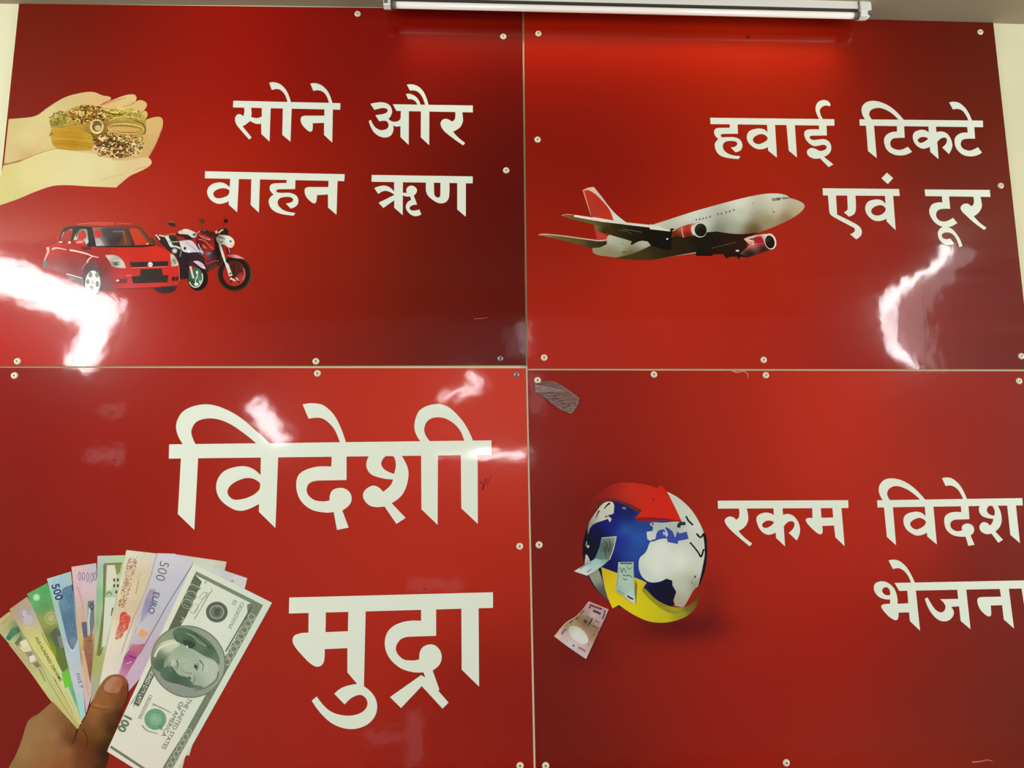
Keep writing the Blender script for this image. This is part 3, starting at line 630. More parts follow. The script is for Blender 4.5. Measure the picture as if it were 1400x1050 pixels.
A.poly("250,270 340,275 390,330 300,335", (38, 46, 38)); A.ell(326, 462, 36, 34, (150, 156, 156)); A.ell(326, 462, 20, 18, (206, 212, 210))
A.poly("350,285 430,275 440,320 380,325", (160, 40, 40))
A.poly("345,232 380,212 440,240 520,265 575,290 560,312 470,310 430,275 352,268", BLK)
A.poly("~372,226 ~420,186 ~480,174 ~550,198 ~612,236 ~604,278 ~562,290 ~500,248 ~440,242", grad=[(400, 215, (220, 190, 174)), (480, 190, (216, 206, 194)), (560, 230, (206, 214, 206)), (590, 270, (180, 190, 184))]); A.ell(585, 248, 22, 16, (60, 66, 66))
A.line([(340, 235), (280, 240), (200, 255)], 8, (190, 120, 90))
shd = A.sub('leg_shield', 'pale lilac front shield'); shd.poly("385,335 ~460,326 ~540,326 ~590,368 ~648,452 ~690,462 ~704,500 ~680,512 ~640,482 ~520,484 ~440,470 ~412,420", grad=[(400, 345, (214, 206, 190)), (470, 350, (200, 200, 206)), (560, 390, (202, 192, 212)), (500, 450, (206, 210, 210)), (620, 460, (196, 200, 206)), (690, 490, (190, 200, 190))]); shd.ell(462, 430, 18, 20, (52, 46, 56)); shd.ell(512, 468, 22, 20, (226, 230, 226)); shd.curve("470,340 540,400 620,460", 8, (140, 130, 150)); shd.curve("640,370 655,420 690,470", 12, (180, 186, 160))
A.poly("650,470 700,500 690,520 640,500", (60, 90, 110)); A.poly("700,420 690,380 730,400 760,440", (196, 90, 60))
tw = A.sub('wheel', 'front wheel with a grey green hub'); tw.ell(634, 830, 132, 158, (34, 26, 28), 0.08); tw.ell(604, 815, 92, 132, (56, 92, 70), 0.05, grad=[(600, 760, (70, 100, 80)), (620, 830, (90, 150, 110)), (560, 860, (40, 64, 50)), (640, 880, (50, 80, 60))])
tw.curve("690,760 694,820 680,880 640,930 590,942 545,915 520,870", 14, (196, 206, 190)); tw.curve("620,735 625,800 600,850 610,900", 12, (180, 214, 190)); tw.ell(622, 745, 14, 20, (230, 236, 226)); tw.ell(612, 902, 28, 22, (226, 222, 226)); tw.ell(660, 870, 14, 24, (190, 200, 180))
fd = A.sub('mudguard', 'lilac front mudguard'); fd.poly("512,660 ~540,606 ~610,594 ~690,630 735,702 ~680,690 ~600,660", (66, 38, 56)); fd.poly("568,600 ~640,598 ~700,636 736,700 ~690,692 ~620,640", grad=[(600, 605, (214, 196, 206)), (680, 650, (206, 170, 196)), (725, 690, (226, 206, 214))])
fk = A.sub('fork_leg'); fk.poly("520,668 546,668 586,824 562,828", (208, 204, 196))
mr = A.sub('mirror'); mr.curve("330,140 400,185 430,200", 7, (100, 50, 40)); mr.poly("~238,95 ~275,78 ~320,95 336,138 ~300,142 ~255,125", (44, 34, 32)); mr.curve("250,90 285,78 315,95", 8, (140, 130, 120))
A.build()

# ---- motorcycle
A = Art(P_TL, 'motorcycle_picture'); A.tile(205, 295, 9.634)
A.poly("700,440 850,400 940,470 985,560 940,640 890,660 820,710 745,745 720,650 760,560", grad=[(760, 500, (110, 90, 110)), (850, 500, (46, 30, 34)), (900, 580, (40, 28, 26)), (780, 600, (120, 40, 60)), (820, 680, (60, 40, 34)), (760, 720, (54, 36, 34))], noise=8)
A.poly("835,262 900,246 955,370 975,480 905,570 850,470 850,380", (32, 24, 28)); A.poly("600,300 660,380 700,470 640,440", (60, 24, 40)); A.line([(730, 640), (870, 590), (905, 600)], 12, (170, 60, 70)); A.line([(770, 720), (850, 660), (880, 640)], 20, (90, 60, 44))
tk = A.sub('fuel_tank', 'dark maroon fuel tank'); tk.poly("640,238 ~760,270 ~830,330 855,445 ~740,472 ~660,430 610,310", grad=[(660, 270, (120, 24, 40)), (760, 300, (110, 24, 34)), (820, 400, (160, 36, 34)), (730, 430, (140, 44, 36)), (650, 360, (80, 20, 40))])
for s, w, c in (("650,250 700,290 790,320", 10, (214, 150, 120)), ("690,262 760,290 800,318", 7, (226, 130, 110)), ("640,310 720,330 790,400 830,440", 12, (214, 96, 70)), ("700,380 730,420", 10, (200, 120, 100)), ("760,500 800,490", 16, (150, 130, 150))): tk.curve(s, w, c)
A.poly("650,210 700,178 800,200 890,225 870,300 830,300 760,262", (66, 28, 32)); A.curve("660,200 640,215 620,232", 14, (206, 130, 90)); A.curve("690,200 740,190", 20, (110, 70, 90)); A.curve("770,200 830,206 870,230", 12, (110, 54, 30))
A.poly("~880,215 ~940,175 ~1000,165 ~1035,200 ~1030,245 1060,275 ~960,250", (40, 32, 30)); A.curve("905,225 940,195 965,182", 20, (206, 190, 170)); A.ell(876, 214, 16, 20, (226, 170, 150))
hl = A.sub('headlight', 'white headlamp fairing'); hl.poly("~878,285 ~920,255 ~990,256 ~1062,276 ~1112,340 ~1092,412 ~1040,420 ~980,380 ~920,372 ~880,330", grad=[(900, 290, (120, 130, 120)), (940, 330, (150, 160, 150)), (1010, 310, (214, 226, 216)), (1060, 340, (222, 230, 220)), (1085, 400, (232, 200, 170))]); hl.curve("890,280 950,290 990,310", 12, (50, 50, 46)); hl.curve("900,330 930,345 960,350", 14, (40, 40, 38)); hl.ell(1062, 338, 14, 16, (90, 96, 90)); hl.ell(1086, 398, 16, 14, (240, 190, 150))
A.poly("1000,420 1060,430 1075,500 1010,500", (96, 24, 50)); A.line([(1036, 425), (1056, 490)], 8, (206, 160, 170))
wf = A.sub('wheel', 'spoked front wheel with black tyre'); wf.ell(1112, 762, 222, 232, (40, 30, 24), hole=(150, 166), n=48); wf.ell(1112, 762, 222, 232, (66, 46, 36), hole=(206, 216), n=48)
wf.ell(1112, 762, 150, 166, (156, 40, 38), grad=[(1000, 760, (176, 36, 34)), (1180, 650, (96, 34, 34)), (1200, 850, (176, 60, 56)), (1110, 900, (170, 44, 40)), (1100, 680, (80, 30, 30))])
for a, b in (((1110, 760), (1000, 690)), ((1110, 760), (1220, 720)), ((1110, 760), (1180, 890)), ((1110, 760), (1060, 890)), ((1110, 760), (1110, 620))): wf.line([a, b], 26, (52, 30, 28), 16)
wf.ell(1120, 700, 70, 90, (60, 40, 34), 0.3, hole=(48, 66)); wf.ell(1110, 775, 40, 42, (60, 40, 36)); wf.curve("1330,700 1335,800 1290,920", 18, (90, 70, 56)); wf.curve("1230,690 1250,770 1220,850", 8, (190, 150, 136))
mg = A.sub('mudguard', 'pink front mudguard'); mg.poly("1020,520 ~1100,510 ~1190,535 1250,574 ~1150,560 ~1060,545", grad=[(1060, 525, (196, 70, 80)), (1140, 535, (222, 160, 160)), (1220, 560, (214, 120, 120))])
fk = A.sub('fork_leg', 'silver front fork'); fk.poly("895,340 925,330 975,500 1002,610 1035,640 1088,785 1045,800 985,620 945,520", grad=[(910, 350, (150, 120, 100)), (950, 470, (214, 196, 180)), (970, 560, (220, 226, 222)), (1060, 740, (206, 210, 200))]); fk.ell(1060, 762, 14, 14, (90, 90, 86))
A.line([(1060, 825), (1130, 858)], 26, (232, 206, 196), 14); A.line([(1135, 815), (1170, 855)], 20, (206, 196, 170), 10)
mr = A.sub('mirror'); mr.curve("690,100 680,140 665,170", 10, (110, 60, 40)); mr.poly("~645,72 ~680,36 ~715,52 ~722,92 ~690,105", (92, 46, 32))
mr = A.sub('mirror'); mr.curve("985,90 960,160 940,190", 8, (130, 50, 36)); mr.poly("~970,80 ~985,44 ~1020,46 ~1028,75 ~1000,95", (44, 22, 20))
A.build()

# ---- airplane (top right sign)
A = Art(P_TR, 'airplane_picture'); A.tile(735, 250, 8.235)
fin = A.sub('tail_fin', 'white tail fin with a red panel')
fin.poly("505,82 560,56 632,46 ~720,155 ~800,262 ~880,352 1000,448 760,470 600,372", grad=[(620, 60, (214, 206, 186)), (700, 150, (206, 192, 170)), (800, 290, (214, 206, 190)), (900, 410, (214, 222, 208)), (515, 85, (236, 130, 110))])
fin.poly("524,92 ~570,84 ~640,120 ~730,205 ~810,305 855,425 604,380", grad=[(560, 130, (190, 56, 46)), (640, 300, (170, 60, 52)), (800, 380, (190, 56, 38)), (700, 230, (186, 48, 38))])
fin.poly("632,480 700,540 770,590 790,610 730,650 668,640", (190, 62, 52))
hs = A.sub('tailplane'); hs.poly("10,590 ~70,576 ~200,588 ~500,625 700,655 795,668 775,735 ~640,740 ~500,705 ~200,628 ~80,600", grad=[(60, 588, (150, 130, 100)), (250, 610, (104, 86, 50)), (450, 660, (96, 84, 50)), (650, 690, (62, 56, 34)), (750, 700, (44, 40, 26))]); hs.curve("12,588 80,578 300,600 560,636 700,652 780,640", 9, (214, 180, 160), 14)
A.tile(0, 0, 1)
body = A.sub('fuselage', 'white fuselage')
body.poly("884,310 951.4,288.2 ~1012.8,271.6 ~1043.6,265.4 ~1062,264.6 ~1074.3,266.8 1080.4,271.1 ~1092.7,275 ~1099.8,281 ~1095.8,289 ~1080.4,299.8 ~1058.9,309.8 ~1035.9,318.2 1000,326 960,345 ~920,350.5 ~893,355 ~862.5,354.6 ~832,350.8 ~812.7,347 809.5,339 820,338.5 829.5,334 829.7,324 ~833,321.5 838,321.5 880,326",
  grad=[(884, 312, (214, 216, 204)), (950, 292, (214, 220, 208)), (1010, 276, (222, 224, 210)), (1060, 268, (216, 216, 200)), (1094, 280, (190, 188, 164)), (1090, 290, (176, 166, 130)), (960, 305, (196, 204, 192)), (1010, 295, (196, 204, 188)), (1060, 285, (200, 204, 186)), (1000, 312, (160, 164, 146)), (1050, 305, (150, 140, 104)), (1030, 317, (96, 74, 44)), (985, 318, (120, 124, 106)), (1075, 300, (140, 110, 76)), (835, 325, (190, 200, 186)), (850, 335, (172, 180, 160)), (815, 345, (150, 140, 104)), (880, 335, (190, 196, 178)), (835, 347, (140, 128, 92)), (860, 350, (96, 84, 48)), (880, 350, (70, 54, 32))], noise=2)
body.poly("~863,347.5 ~889,336 ~893,332 905,313 916,316 968,317.5 979.5,316.4 ~1010,320 1036.5,317.6 1022,326 1020,352 988,347.5 974,348 951.4,349.4 951.4,344.8 920.7,350.2 893,355.4 ~862.5,355 840,352.5", grad=[(866, 351, (66, 56, 32)), (900, 345, (40, 34, 22)), (960, 335, (28, 24, 20)), (1020, 330, (46, 26, 22)), (940, 345, (44, 34, 26)), (890, 350, (70, 56, 36))], noise=2)
body.tile(735, 250, 8.235) if False else None
A.tile(735, 250, 8.235)
wg = A.sub('wing', 'wing with dark underside')
wg.poly("270,368 ~330,356 410,384 640,430 1000,470 1240,490 1400,520 1520,540 1500,760 1400,745 1275,705 1240,662 1180,652 1130,662 1060,700 1045,690 1060,660 1000,640 830,592 790,565 640,520 640,470 480,432 ~350,400", grad=[(300, 375, (110, 92, 60)), (500, 415, (104, 90, 54)), (700, 450, (74, 64, 38)), (900, 500, (44, 38, 24)), (1100, 540, (34, 28, 18)), (1300, 600, (26, 22, 16)), (1400, 700, (26, 22, 18)), (800, 540, (60, 50, 28)), (650, 490, (110, 110, 60))], noise=2)
wg.poly("640,470 ~700,490 845,505 800,560 ~750,570 640,520", grad=[(660, 490, (120, 110, 66)), (760, 540, (50, 44, 24))])
wg.poly("410,360 ~640,394 860,430 990,445 1240,472 1400,500 1400,530 1240,500 1000,472 640,425 408,382", grad=[(420, 372, (240, 226, 214)), (700, 412, (232, 222, 206)), (1000, 458, (206, 214, 200)), (1300, 500, (222, 222, 208))])
wg.curve("270,368 330,356 400,362", 7, (214, 150, 130)); wg.curve("900,535 1000,545 1060,575", 6, (96, 84, 64)); wg.curve("960,520 1080,540 1170,556", 5, (110, 100, 84))
body.poly("950,775 975,780 1000,762 985,785 960,788", (50, 40, 30)); body.ell(955, 685, 8, 8, (110, 120, 110))
A.tile(890, 255, 6.512)
body.poly("-10,335 170,392 170,400 -10,380", (216, 220, 208))
body.poly("400,580 545,585 550,618 402,618", (26, 20, 16)); body.poly("640,600 730,590 830,600 865,632 800,622 780,650 770,625 700,625 670,642", (32, 22, 18)); body.ell(770, 572, 16, 8, (206, 206, 196)); body.curve("540,550 640,525 760,495", 6, (84, 70, 60)); body.ell(145, 467, 10, 7, (206, 200, 190))
e1 = A.sub('engine', 'red engine under the near wing'); e1.poly("188,412 ~230,376 ~300,346 392,322 ~440,325 430,450 ~350,440 290,458 ~220,440 180,460", grad=[(200, 420, (120, 40, 26)), (260, 370, (190, 110, 90)), (330, 360, (186, 44, 38)), (330, 430, (120, 30, 26)), (230, 440, (90, 36, 24)), (400, 350, (206, 196, 180))]); e1.curve("275,362 276,400 290,452", 9, (226, 150, 136)); e1.poly("168,375 210,372 200,392 172,392", (30, 24, 20))
e1.ell(436, 388, 62, 66, (206, 208, 194), -0.1); e1.ell(442, 388, 54, 59, (28, 28, 24), -0.1, grad=[(420, 350, (52, 54, 46)), (450, 390, (22, 22, 20)), (440, 430, (30, 30, 24))]); e1.curve("372,350 365,390 385,430", 16, (214, 214, 200))
e2 = A.sub('engine', 'red engine under the far wing'); e2.poly("826,468 ~880,445 ~1000,425 1065,424 1100,480 1070,560 ~960,600 860,632 790,600 880,520", grad=[(850, 470, (230, 196, 176)), (920, 445, (216, 206, 190)), (1020, 432, (226, 222, 208)), (960, 490, (170, 34, 40)), (1000, 560, (40, 20, 18)), (880, 600, (34, 22, 18)), (900, 490, (220, 150, 130))])
e2.poly("905,500 ~920,455 985,445 1005,500 940,505", (166, 36, 40)); e2.line([(870, 480), (915, 490), (905, 520)], 10, (236, 206, 190)); e2.line([(880, 470), (940, 462)], 12, (110, 60, 50))
e2.ell(1062, 490, 52, 72, (224, 220, 204), -0.25); e2.ell(1058, 494, 42, 60, (30, 26, 24), -0.25, grad=[(1040, 470, (54, 44, 40)), (1060, 500, (24, 22, 20))])
wd = A.sub('cabin_window', 'row of small dark cabin windows'); y0 = wd._y()
for x, y, s in ((402, 297, 7), (433, 292, 8), (462, 286, 8), (492, 279, 8), (526, 269, 9), (594, 247, 8), (627, 241, 8), (669, 230, 8), (700, 222, 9), (736, 210, 8)): wd.line([(x+4, y-s), (x-3, y+s)], 11, (84, 88, 82), 9, y=y0)
for i in range(8): wd.line([(180+i*27, 356-i*7.4), (178+i*27, 368-i*7.4)], 7, (170, 170, 158), 6, y=y0)
body.curve("948,215 950,235 915,246 884,240", 5, (140, 140, 126)); body.line([(915, 170), (918, 235)], 3, (178, 178, 164)); body.ell(912, 150, 8, 6, (140, 140, 130)); body.ell(598, 310, 6, 6, (140, 146, 130)); body.curve("1080,190 1085,225 1105,230", 5, (150, 146, 128)); body.ell(1095, 228, 12, 6, (120, 116, 98))
ck = A.sub('cockpit_window'); ck.poly("1070,108 1120,100 1160,98 1150,122 1080,132", (134, 134, 122)); ck.poly("1120,102 1158,100 1150,120 1122,124", (90, 94, 88)); ck.poly("1162,98 1215,95 1240,106 1170,116", (120, 118, 104))
A.build()

# ---- globe with arrows and loose notes (bottom right sign)
A = Art(P_BR, 'globe_picture'); A.tile(780, 645, 7)
SEA = A.sub('globe', 'blue globe with white land')
SEA.ell(707, 757, 592, 588, None, n=72, grad=[(520, 560, (48, 100, 176)), (650, 640, (46, 92, 176)), (620, 780, (44, 78, 160)), (480, 660, (30, 44, 150)), (400, 500, (26, 30, 130)), (440, 380, (28, 28, 96)), (560, 400, (26, 30, 90)), (280, 600, (20, 18, 62)), (200, 700, (16, 16, 34)), (130, 700, (14, 14, 26)), (400, 900, (20, 22, 86)), (560, 900, (40, 66, 150)), (1300, 800, (16, 20, 30)), (1290, 600, (20, 28, 40)), (850, 1150, (18, 14, 44)), (950, 1230, (16, 12, 40)), (200, 1000, (20, 20, 24)), (700, 480, (40, 70, 140)), (1240, 1100, (14, 16, 26)), (600, 1010, (36, 56, 130))])
LND = (216, 223, 212)
SEA.poly("165,562 ~178,490 ~255,370 ~320,298 ~395,288 418,325 412,400 352,420 385,440 392,455 378,485 355,450 325,462 250,486 212,508 182,545 168,602", grad=[(180, 520, (130, 136, 126)), (280, 400, (196, 198, 184)), (380, 310, (206, 206, 190)), (300, 450, (200, 200, 186)), (220, 440, (160, 164, 150))])
for s, w in (("378,300 350,320 322,355", 22), ("275,372 262,395 245,440", 16), ("330,432 345,425 350,440", 10)): SEA.curve(s, w, (34, 34, 40), 8)
SEA.line([(495, 345), (530, 350)], 22, (110, 120, 110)); SEA.ell(152, 690, 5, 26, (150, 150, 150), 0.2); SEA.ell(168, 715, 10, 14, (206, 206, 200))
SEA.poly("134,880 145,790 ~165,805 190,862 ~240,890 300,1020 370,1235 ~315,1190 ~250,1120 ~180,1000", grad=[(160, 830, (206, 206, 190)), (250, 1000, (150, 156, 140)), (320, 1150, (80, 86, 76)), (200, 900, (110, 116, 104))])
SEA.poly("918,188 ~1035,252 ~1150,358 ~1235,490 ~1278,600 1284,700 ~1284,760 ~1275,900 ~1245,1000 ~1232,1080 ~1180,1130 ~1120,1235 1078,1300 1000,1282 985,1230 1012,1150 975,1085 975,1042 918,1022 ~850,1052 ~760,1056 ~690,1010 655,935 ~660,832 ~720,768 752,690 770,664 735,645 728,575 785,565 792,530 762,512 760,480 880,488 1060,470",
  grad=[(960, 230, (196, 206, 190)), (1100, 400, (206, 214, 200)), (1200, 500, (210, 216, 204)), (1000, 530, (170, 180, 172)), (820, 530, (160, 176, 172)), (770, 610, (206, 216, 206)), (850, 720, (222, 230, 220)), (800, 900, (222, 230, 220)), (1050, 850, (224, 230, 220)), (1200, 900, (206, 212, 196)), (1100, 1100, (196, 204, 186)), (1040, 1250, (170, 160, 140)), (1180, 1100, (140, 146, 120)), (1240, 700, (200, 206, 192)), (700, 960, (196, 206, 200))], noise=2)
SEA.poly("812,642 822,590 842,562 885,548 905,560 902,596 918,628 934,600 925,570 905,540 912,528 945,545 975,568 990,600 1000,630 1012,600 1020,570 1045,590 1112,572 1130,640 1090,652 1032,660 1024,692 930,672 922,638 ~860,644 800,666 770,668 768,655", (60, 78, 166)); SEA.line([(890, 575), (896, 605)], 14, (196, 206, 206), 10)
for s, w, c in (("1035,535 1045,500 1100,495", 34, (26, 56, 66)), ("1105,425 1130,470 1172,510", 18, (30, 46, 48)), ("1142,675 1190,730 1228,780", 16, (24, 34, 40)), ("1228,780 1250,812 1275,740", 18, (24, 34, 40)), ("1205,592 1245,628 1275,590", 18, (26, 34, 40)), ("760,485 790,495 780,515", 10, (40, 60, 90)), ("1275,590 1290,640 1295,760", 24, (22, 26, 34)), ("1195,995 1188,1015", 14, (40, 40, 44)), ("1160,1050 1165,1075", 8, (110, 116, 106)), ("1185,1070 1180,1120", 8, (150, 150, 136))): SEA.curve(s, w, c)
SEA.poly("1264,585 ~1300,680 ~1306,800 ~1285,950 ~1235,1085 1222,1095 ~1262,920 ~1285,760", (20, 24, 34))
ra = A.sub('arrow', 'red curved arrow over the top'); 
ra.poly("280,290 ~400,282 ~520,318 640,388 684,366 ~560,308 ~400,258 ~280,276 ~200,330 150,420", (104, 44, 36)); ra.poly("618,440 760,434 900,446 1062,470 1064,482 900,466 760,470 650,474", (140, 30, 24))
ra.poly("~128,470 ~140,350 ~230,238 ~360,140 ~470,105 ~600,106 ~720,124 832,156 858,128 ~915,180 ~985,310 1062,472 ~900,444 ~760,434 620,442 684,368 ~560,306 ~400,256 ~290,262 ~205,322 ~155,420 142,520", grad=[(140, 460, (112, 32, 26)), (160, 330, (126, 28, 22)), (260, 240, (140, 30, 24)), (350, 180, (140, 36, 28)), (450, 150, (166, 40, 30)), (560, 180, (196, 50, 34)), (700, 230, (200, 46, 28)), (850, 250, (206, 42, 26)), (1000, 420, (206, 40, 24)), (750, 400, (204, 44, 28)), (500, 280, (170, 44, 34)), (880, 170, (200, 40, 26))])
ra.ell(792, 264, 10, 10, (140, 26, 22))
ya = A.sub('arrow', 'yellow curved arrow around the bottom'); A.tile(780, 740, 7)
ya.poly("~690,440 ~820,556 ~950,622 ~1060,632 ~1150,602 ~1205,540 1228,470 ~1215,580 ~1150,660 ~1050,690 ~900,660 ~760,570 660,470", grad=[(720, 490, (150, 140, 26)), (850, 590, (140, 130, 30)), (1000, 650, (170, 164, 44)), (1150, 620, (110, 100, 34)), (1215, 530, (84, 66, 30))])
ya.poly("294,248 440,302 620,350 680,372 728,396 694,446 ~800,560 ~900,632 ~1000,668 ~1100,672 ~1180,620 1224,520 ~1200,630 ~1120,710 ~1020,755 ~900,778 ~750,766 ~600,700 462,608 402,642 ~350,520 ~315,380", grad=[(310, 280, (206, 176, 36)), (380, 450, (214, 194, 30)), (400, 620, (226, 206, 24)), (550, 500, (216, 198, 34)), (600, 660, (214, 204, 28)), (750, 650, (206, 196, 28)), (720, 410, (190, 170, 50)), (900, 720, (196, 190, 34)), (1050, 710, (156, 154, 44)), (1180, 650, (110, 100, 40)), (1215, 560, (90, 66, 34)), (650, 420, (216, 200, 40))], noise=2)
ya.poly("694,446 ~800,560 ~900,632 ~1000,668 ~1060,676 ~960,690 ~860,640 ~760,560 680,470", (150, 142, 34))
n1 = A.sub('banknote', 'pale green note lying on the yellow arrow')
n1.poly("606,590 628,600 640,420 620,360", (130, 120, 24)); n1.poly("430,475 600,600 612,612 440,490", (150, 136, 30))
n1.poly("458,200 602,198 610,400 622,602 ~530,545 428,466 ~446,330", grad=[(470, 215, (170, 196, 180)), (530, 300, (160, 190, 176)), (520, 400, (176, 206, 190)), (590, 550, (190, 210, 200)), (440, 460, (150, 176, 160))], noise=5)
for s, w, c in (("475,212 590,212", 14, (70, 90, 84)), ("480,250 490,300 510,260 530,300", 8, (80, 110, 96)), ("540,240 560,270 585,250", 8, (90, 120, 106)), ("500,320 530,330 560,325 590,345", 9, (80, 106, 96)), ("505,350 520,370 545,362", 8, (84, 110, 100)), ("440,420 450,360 460,250", 6, (110, 140, 126)), ("600,240 608,420 612,520", 6, (130, 160, 146)), ("545,520 560,535 580,545 600,555", 16, (40, 52, 46)), ("450,470 490,495 520,512", 10, (120, 150, 140))): n1.curve(s, w, c)
n2 = A.sub('banknote', 'folded dark grey and pale green note'); A.tile(780, 645, 7)
n2.poly("296,632 440,618 410,740 372,842 ~300,850 228,836 ~270,740", grad=[(320, 650, (110, 130, 120)), (340, 720, (70, 84, 76)), (300, 800, (96, 130, 120)), (400, 700, (96, 112, 104)), (420, 640, (150, 166, 154))], noise=10); n2.line([(438, 620), (410, 740), (374, 838)], 8, (190, 206, 196)); n2.line([(298, 634), (438, 620)], 8, (176, 190, 180))
n2.curve("320,660 350,700 330,760 340,810", 8, (50, 60, 56)); n2.curve("370,650 380,700 360,770", 7, (56, 66, 62))
n2.poly("35,950 240,830 300,842 372,840 ~300,905 156,994", grad=[(60, 945, (196, 214, 206)), (200, 870, (150, 196, 190)), (160, 960, (206, 216, 214)), (330, 850, (130, 166, 156)), (250, 900, (176, 206, 200))], noise=4); n2.line([(40, 952), (156, 990)], 6, (220, 196, 180)); n2.curve("90,930 150,890 200,870", 10, (110, 140, 136), 6); n2.line([(160, 960), (200, 930)], 12, (90, 110, 106), 6)
n3 = A.sub('banknote', 'pink and brown note, lowest of three'); A.tile(745, 810, 10.5)
n3.poly("640,140 925,250 ~815,505 600,962 ~590,955 ~780,560 910,250", (84, 26, 20)); n3.poly("628,128 915,244 ~800,505 590,955 ~350,792 134,630 ~300,430 ~450,340 ~545,240", grad=[(630, 150, (200, 150, 146)), (760, 230, (176, 140, 146)), (880, 270, (190, 160, 160)), (700, 320, (206, 184, 186)), (550, 280, (170, 140, 136)), (780, 430, (186, 160, 164)), (480, 370, (124, 96, 66)), (600, 430, (110, 84, 50)), (720, 530, (140, 106, 76)), (420, 440, (166, 150, 110)), (330, 480, (150, 130, 100)), (440, 600, (206, 206, 200)), (250, 600, (196, 170, 176)), (180, 630, (226, 190, 176)), (500, 760, (200, 190, 196)), (590, 920, (206, 184, 190)), (660, 780, (196, 164, 156)), (700, 650, (160, 126, 100)), (350, 720, (206, 196, 206))], noise=5)
n3.ell(480, 610, 170, 90, None, 0.72, grad=[(380, 480, (190, 190, 160)), (480, 600, (216, 220, 216)), (580, 700, (216, 216, 216)), (520, 560, (206, 206, 190))])
for s, w, c in (("640,230 660,180 700,200 820,240", 26, (110, 60, 76)), ("690,260 740,280 800,310", 34, (84, 60, 76)), ("860,250 850,320 820,380", 20, (96, 66, 76)), ("680,370 650,430 620,470", 22, (84, 56, 60)), ("560,400 600,430", 40, (70, 66, 36)), ("600,340 640,370", 22, (130, 110, 116)), ("720,400 780,440", 26, (140, 110, 120)), ("660,470 720,490 770,520", 18, (110, 80, 70)), ("510,300 560,260", 22, (110, 84, 76)), ("350,440 400,400", 24, (84, 96, 50)), ("240,600 280,540 310,530", 26, (120, 96, 116)), ("480,790 530,810 580,850", 34, (170, 110, 156)), ("400,760 420,765", 26, (50, 46, 56)), ("290,680 330,690", 12, (176, 166, 180)), ("690,620 710,600", 20, (120, 84, 60)), ("620,760 635,745", 14, (150, 120, 120)), ("440,380 470,360", 24, (96, 76, 46))): n3.curve(s, w, c)
n3.line([(630, 132), (910, 246)], 8, (226, 176, 166)); n3.line([(134, 630), (300, 440), (450, 345), (545, 245), (628, 130)], 10, (226, 176, 160), 6)
A.build()

# ---- hand with a fan of banknotes (bottom left sign)
A = Art(P_BL, 'cash_picture'); A.tile(0, 0, 1)
def note(label, outline, grad, noise=4): 
    s = A.sub('banknote', label); A.tile(0, 0, 1); s.poly(outline, grad=grad, noise=noise, g=2); return s
# notes peeping out behind the fan at upper right
s = note('white note edge, highest at the right', "213,757 238.5,757.6 309.7,768 307,781 280,800 214,800", [(220, 760, (206, 206, 190)), (290, 770, (206, 210, 192)), (300, 778, (190, 200, 180)), (240, 765, (200, 200, 196))])
s = note('pale bluish note edge behind the large note', "262,769 307,780 338,790.5 334.5,805 300,830 255,800", [(300, 785, (206, 214, 206)), (330, 795, (206, 206, 206)), (305, 782, (190, 190, 210)), (280, 775, (206, 212, 196))]); A.tile(180, 775, 7); s.ell(963, 135, 11, 10, (130, 150, 146)); s.ell(760, 50, 9, 8, (190, 190, 206)); A.tile(0, 0, 1)
s = note('note edge under the lower corner of the large note', "260,1012 264,1016 258.6,1033 254,1032 246,1062 228,1075 200,1050", [(255, 1030, (214, 212, 190)), (240, 1060, (214, 206, 190))])
# the fan, from the back
s = note('beige note with green patch, leftmost of the fan', "-4,849 13,836 40,860 75,930 109,991 107,997 71,959.5 20,889 -3,862", [(2, 852, (196, 176, 130)), (10, 842, (190, 172, 120)), (22, 860, (96, 130, 96)), (30, 855, (110, 120, 96)), (15, 870, (190, 196, 140)), (45, 900, (180, 170, 130)), (60, 930, (190, 194, 130)), (95, 975, (196, 186, 120))])
A.tile(0, 745, 7)
for o_, c in (("60,880 110,800 180,770 205,820 150,860 80,920", (84, 124, 96)), ("140,940 200,860 215,900 165,970", (110, 116, 80)), ("190,930 250,900 300,1000 230,1020", (216, 212, 176)), ("240,1030 300,1020 330,1080 280,1090", (140, 140, 110))): s.poly(o_, c)
s.ell(85, 890, 26, 22, (60, 120, 90)); s.curve("20,760 80,700 120,670", 14, (170, 150, 96)); s.curve("110,920 200,1040", 8, (226, 176, 130)); s.curve("150,800 180,820 170,840", 8, (50, 90, 66))
A.tile(0, 880, 6.175); s.poly("160,30 240,20 270,60 200,70", (206, 206, 170)); s.poly("245,110 290,90 315,130 260,160", (220, 216, 190)); s.poly("275,165 320,150 350,190 310,205", (130, 120, 90)); s.curve("330,210 385,320", 10, (120, 150, 80)); s.curve("80,5 260,240 440,490 655,722", 6, (216, 180, 130)); A.tile(0, 0, 1)
s = note('yellow green note, second of the fan, small text down its edge', "13,833 37,816 60,850 85,900 113,984 109,991 75,928 32,868", [(16, 832, (176, 150, 110)), (36, 820, (176, 156, 120)), (30, 840, (160, 150, 156)), (45, 845, (176, 166, 176)), (40, 860, (196, 186, 120)), (50, 880, (200, 206, 120)), (62, 900, (206, 206, 130)), (85, 940, (200, 206, 150)), (105, 980, (206, 200, 140))])
A.tile(0, 745, 7)
s.ell(235, 655, 50, 62, (166, 156, 170), 0.4, hole=(30, 40)); s.ell(270, 720, 46, 50, (186, 176, 186)); s.ell(235, 655, 22, 30, (190, 180, 186)); s.curve("110,620 180,760 330,1030", 7, (190, 170, 110)); s.curve("230,800 300,790 340,830", 14, (206, 190, 100))
A.tile(0, 880, 6.175); s.curve("270,60 420,330 560,560 660,700", 6, (150, 150, 100)); s.curve("300,10 480,300 600,520", 5, (190, 190, 110)); A.tile(0, 0, 1)
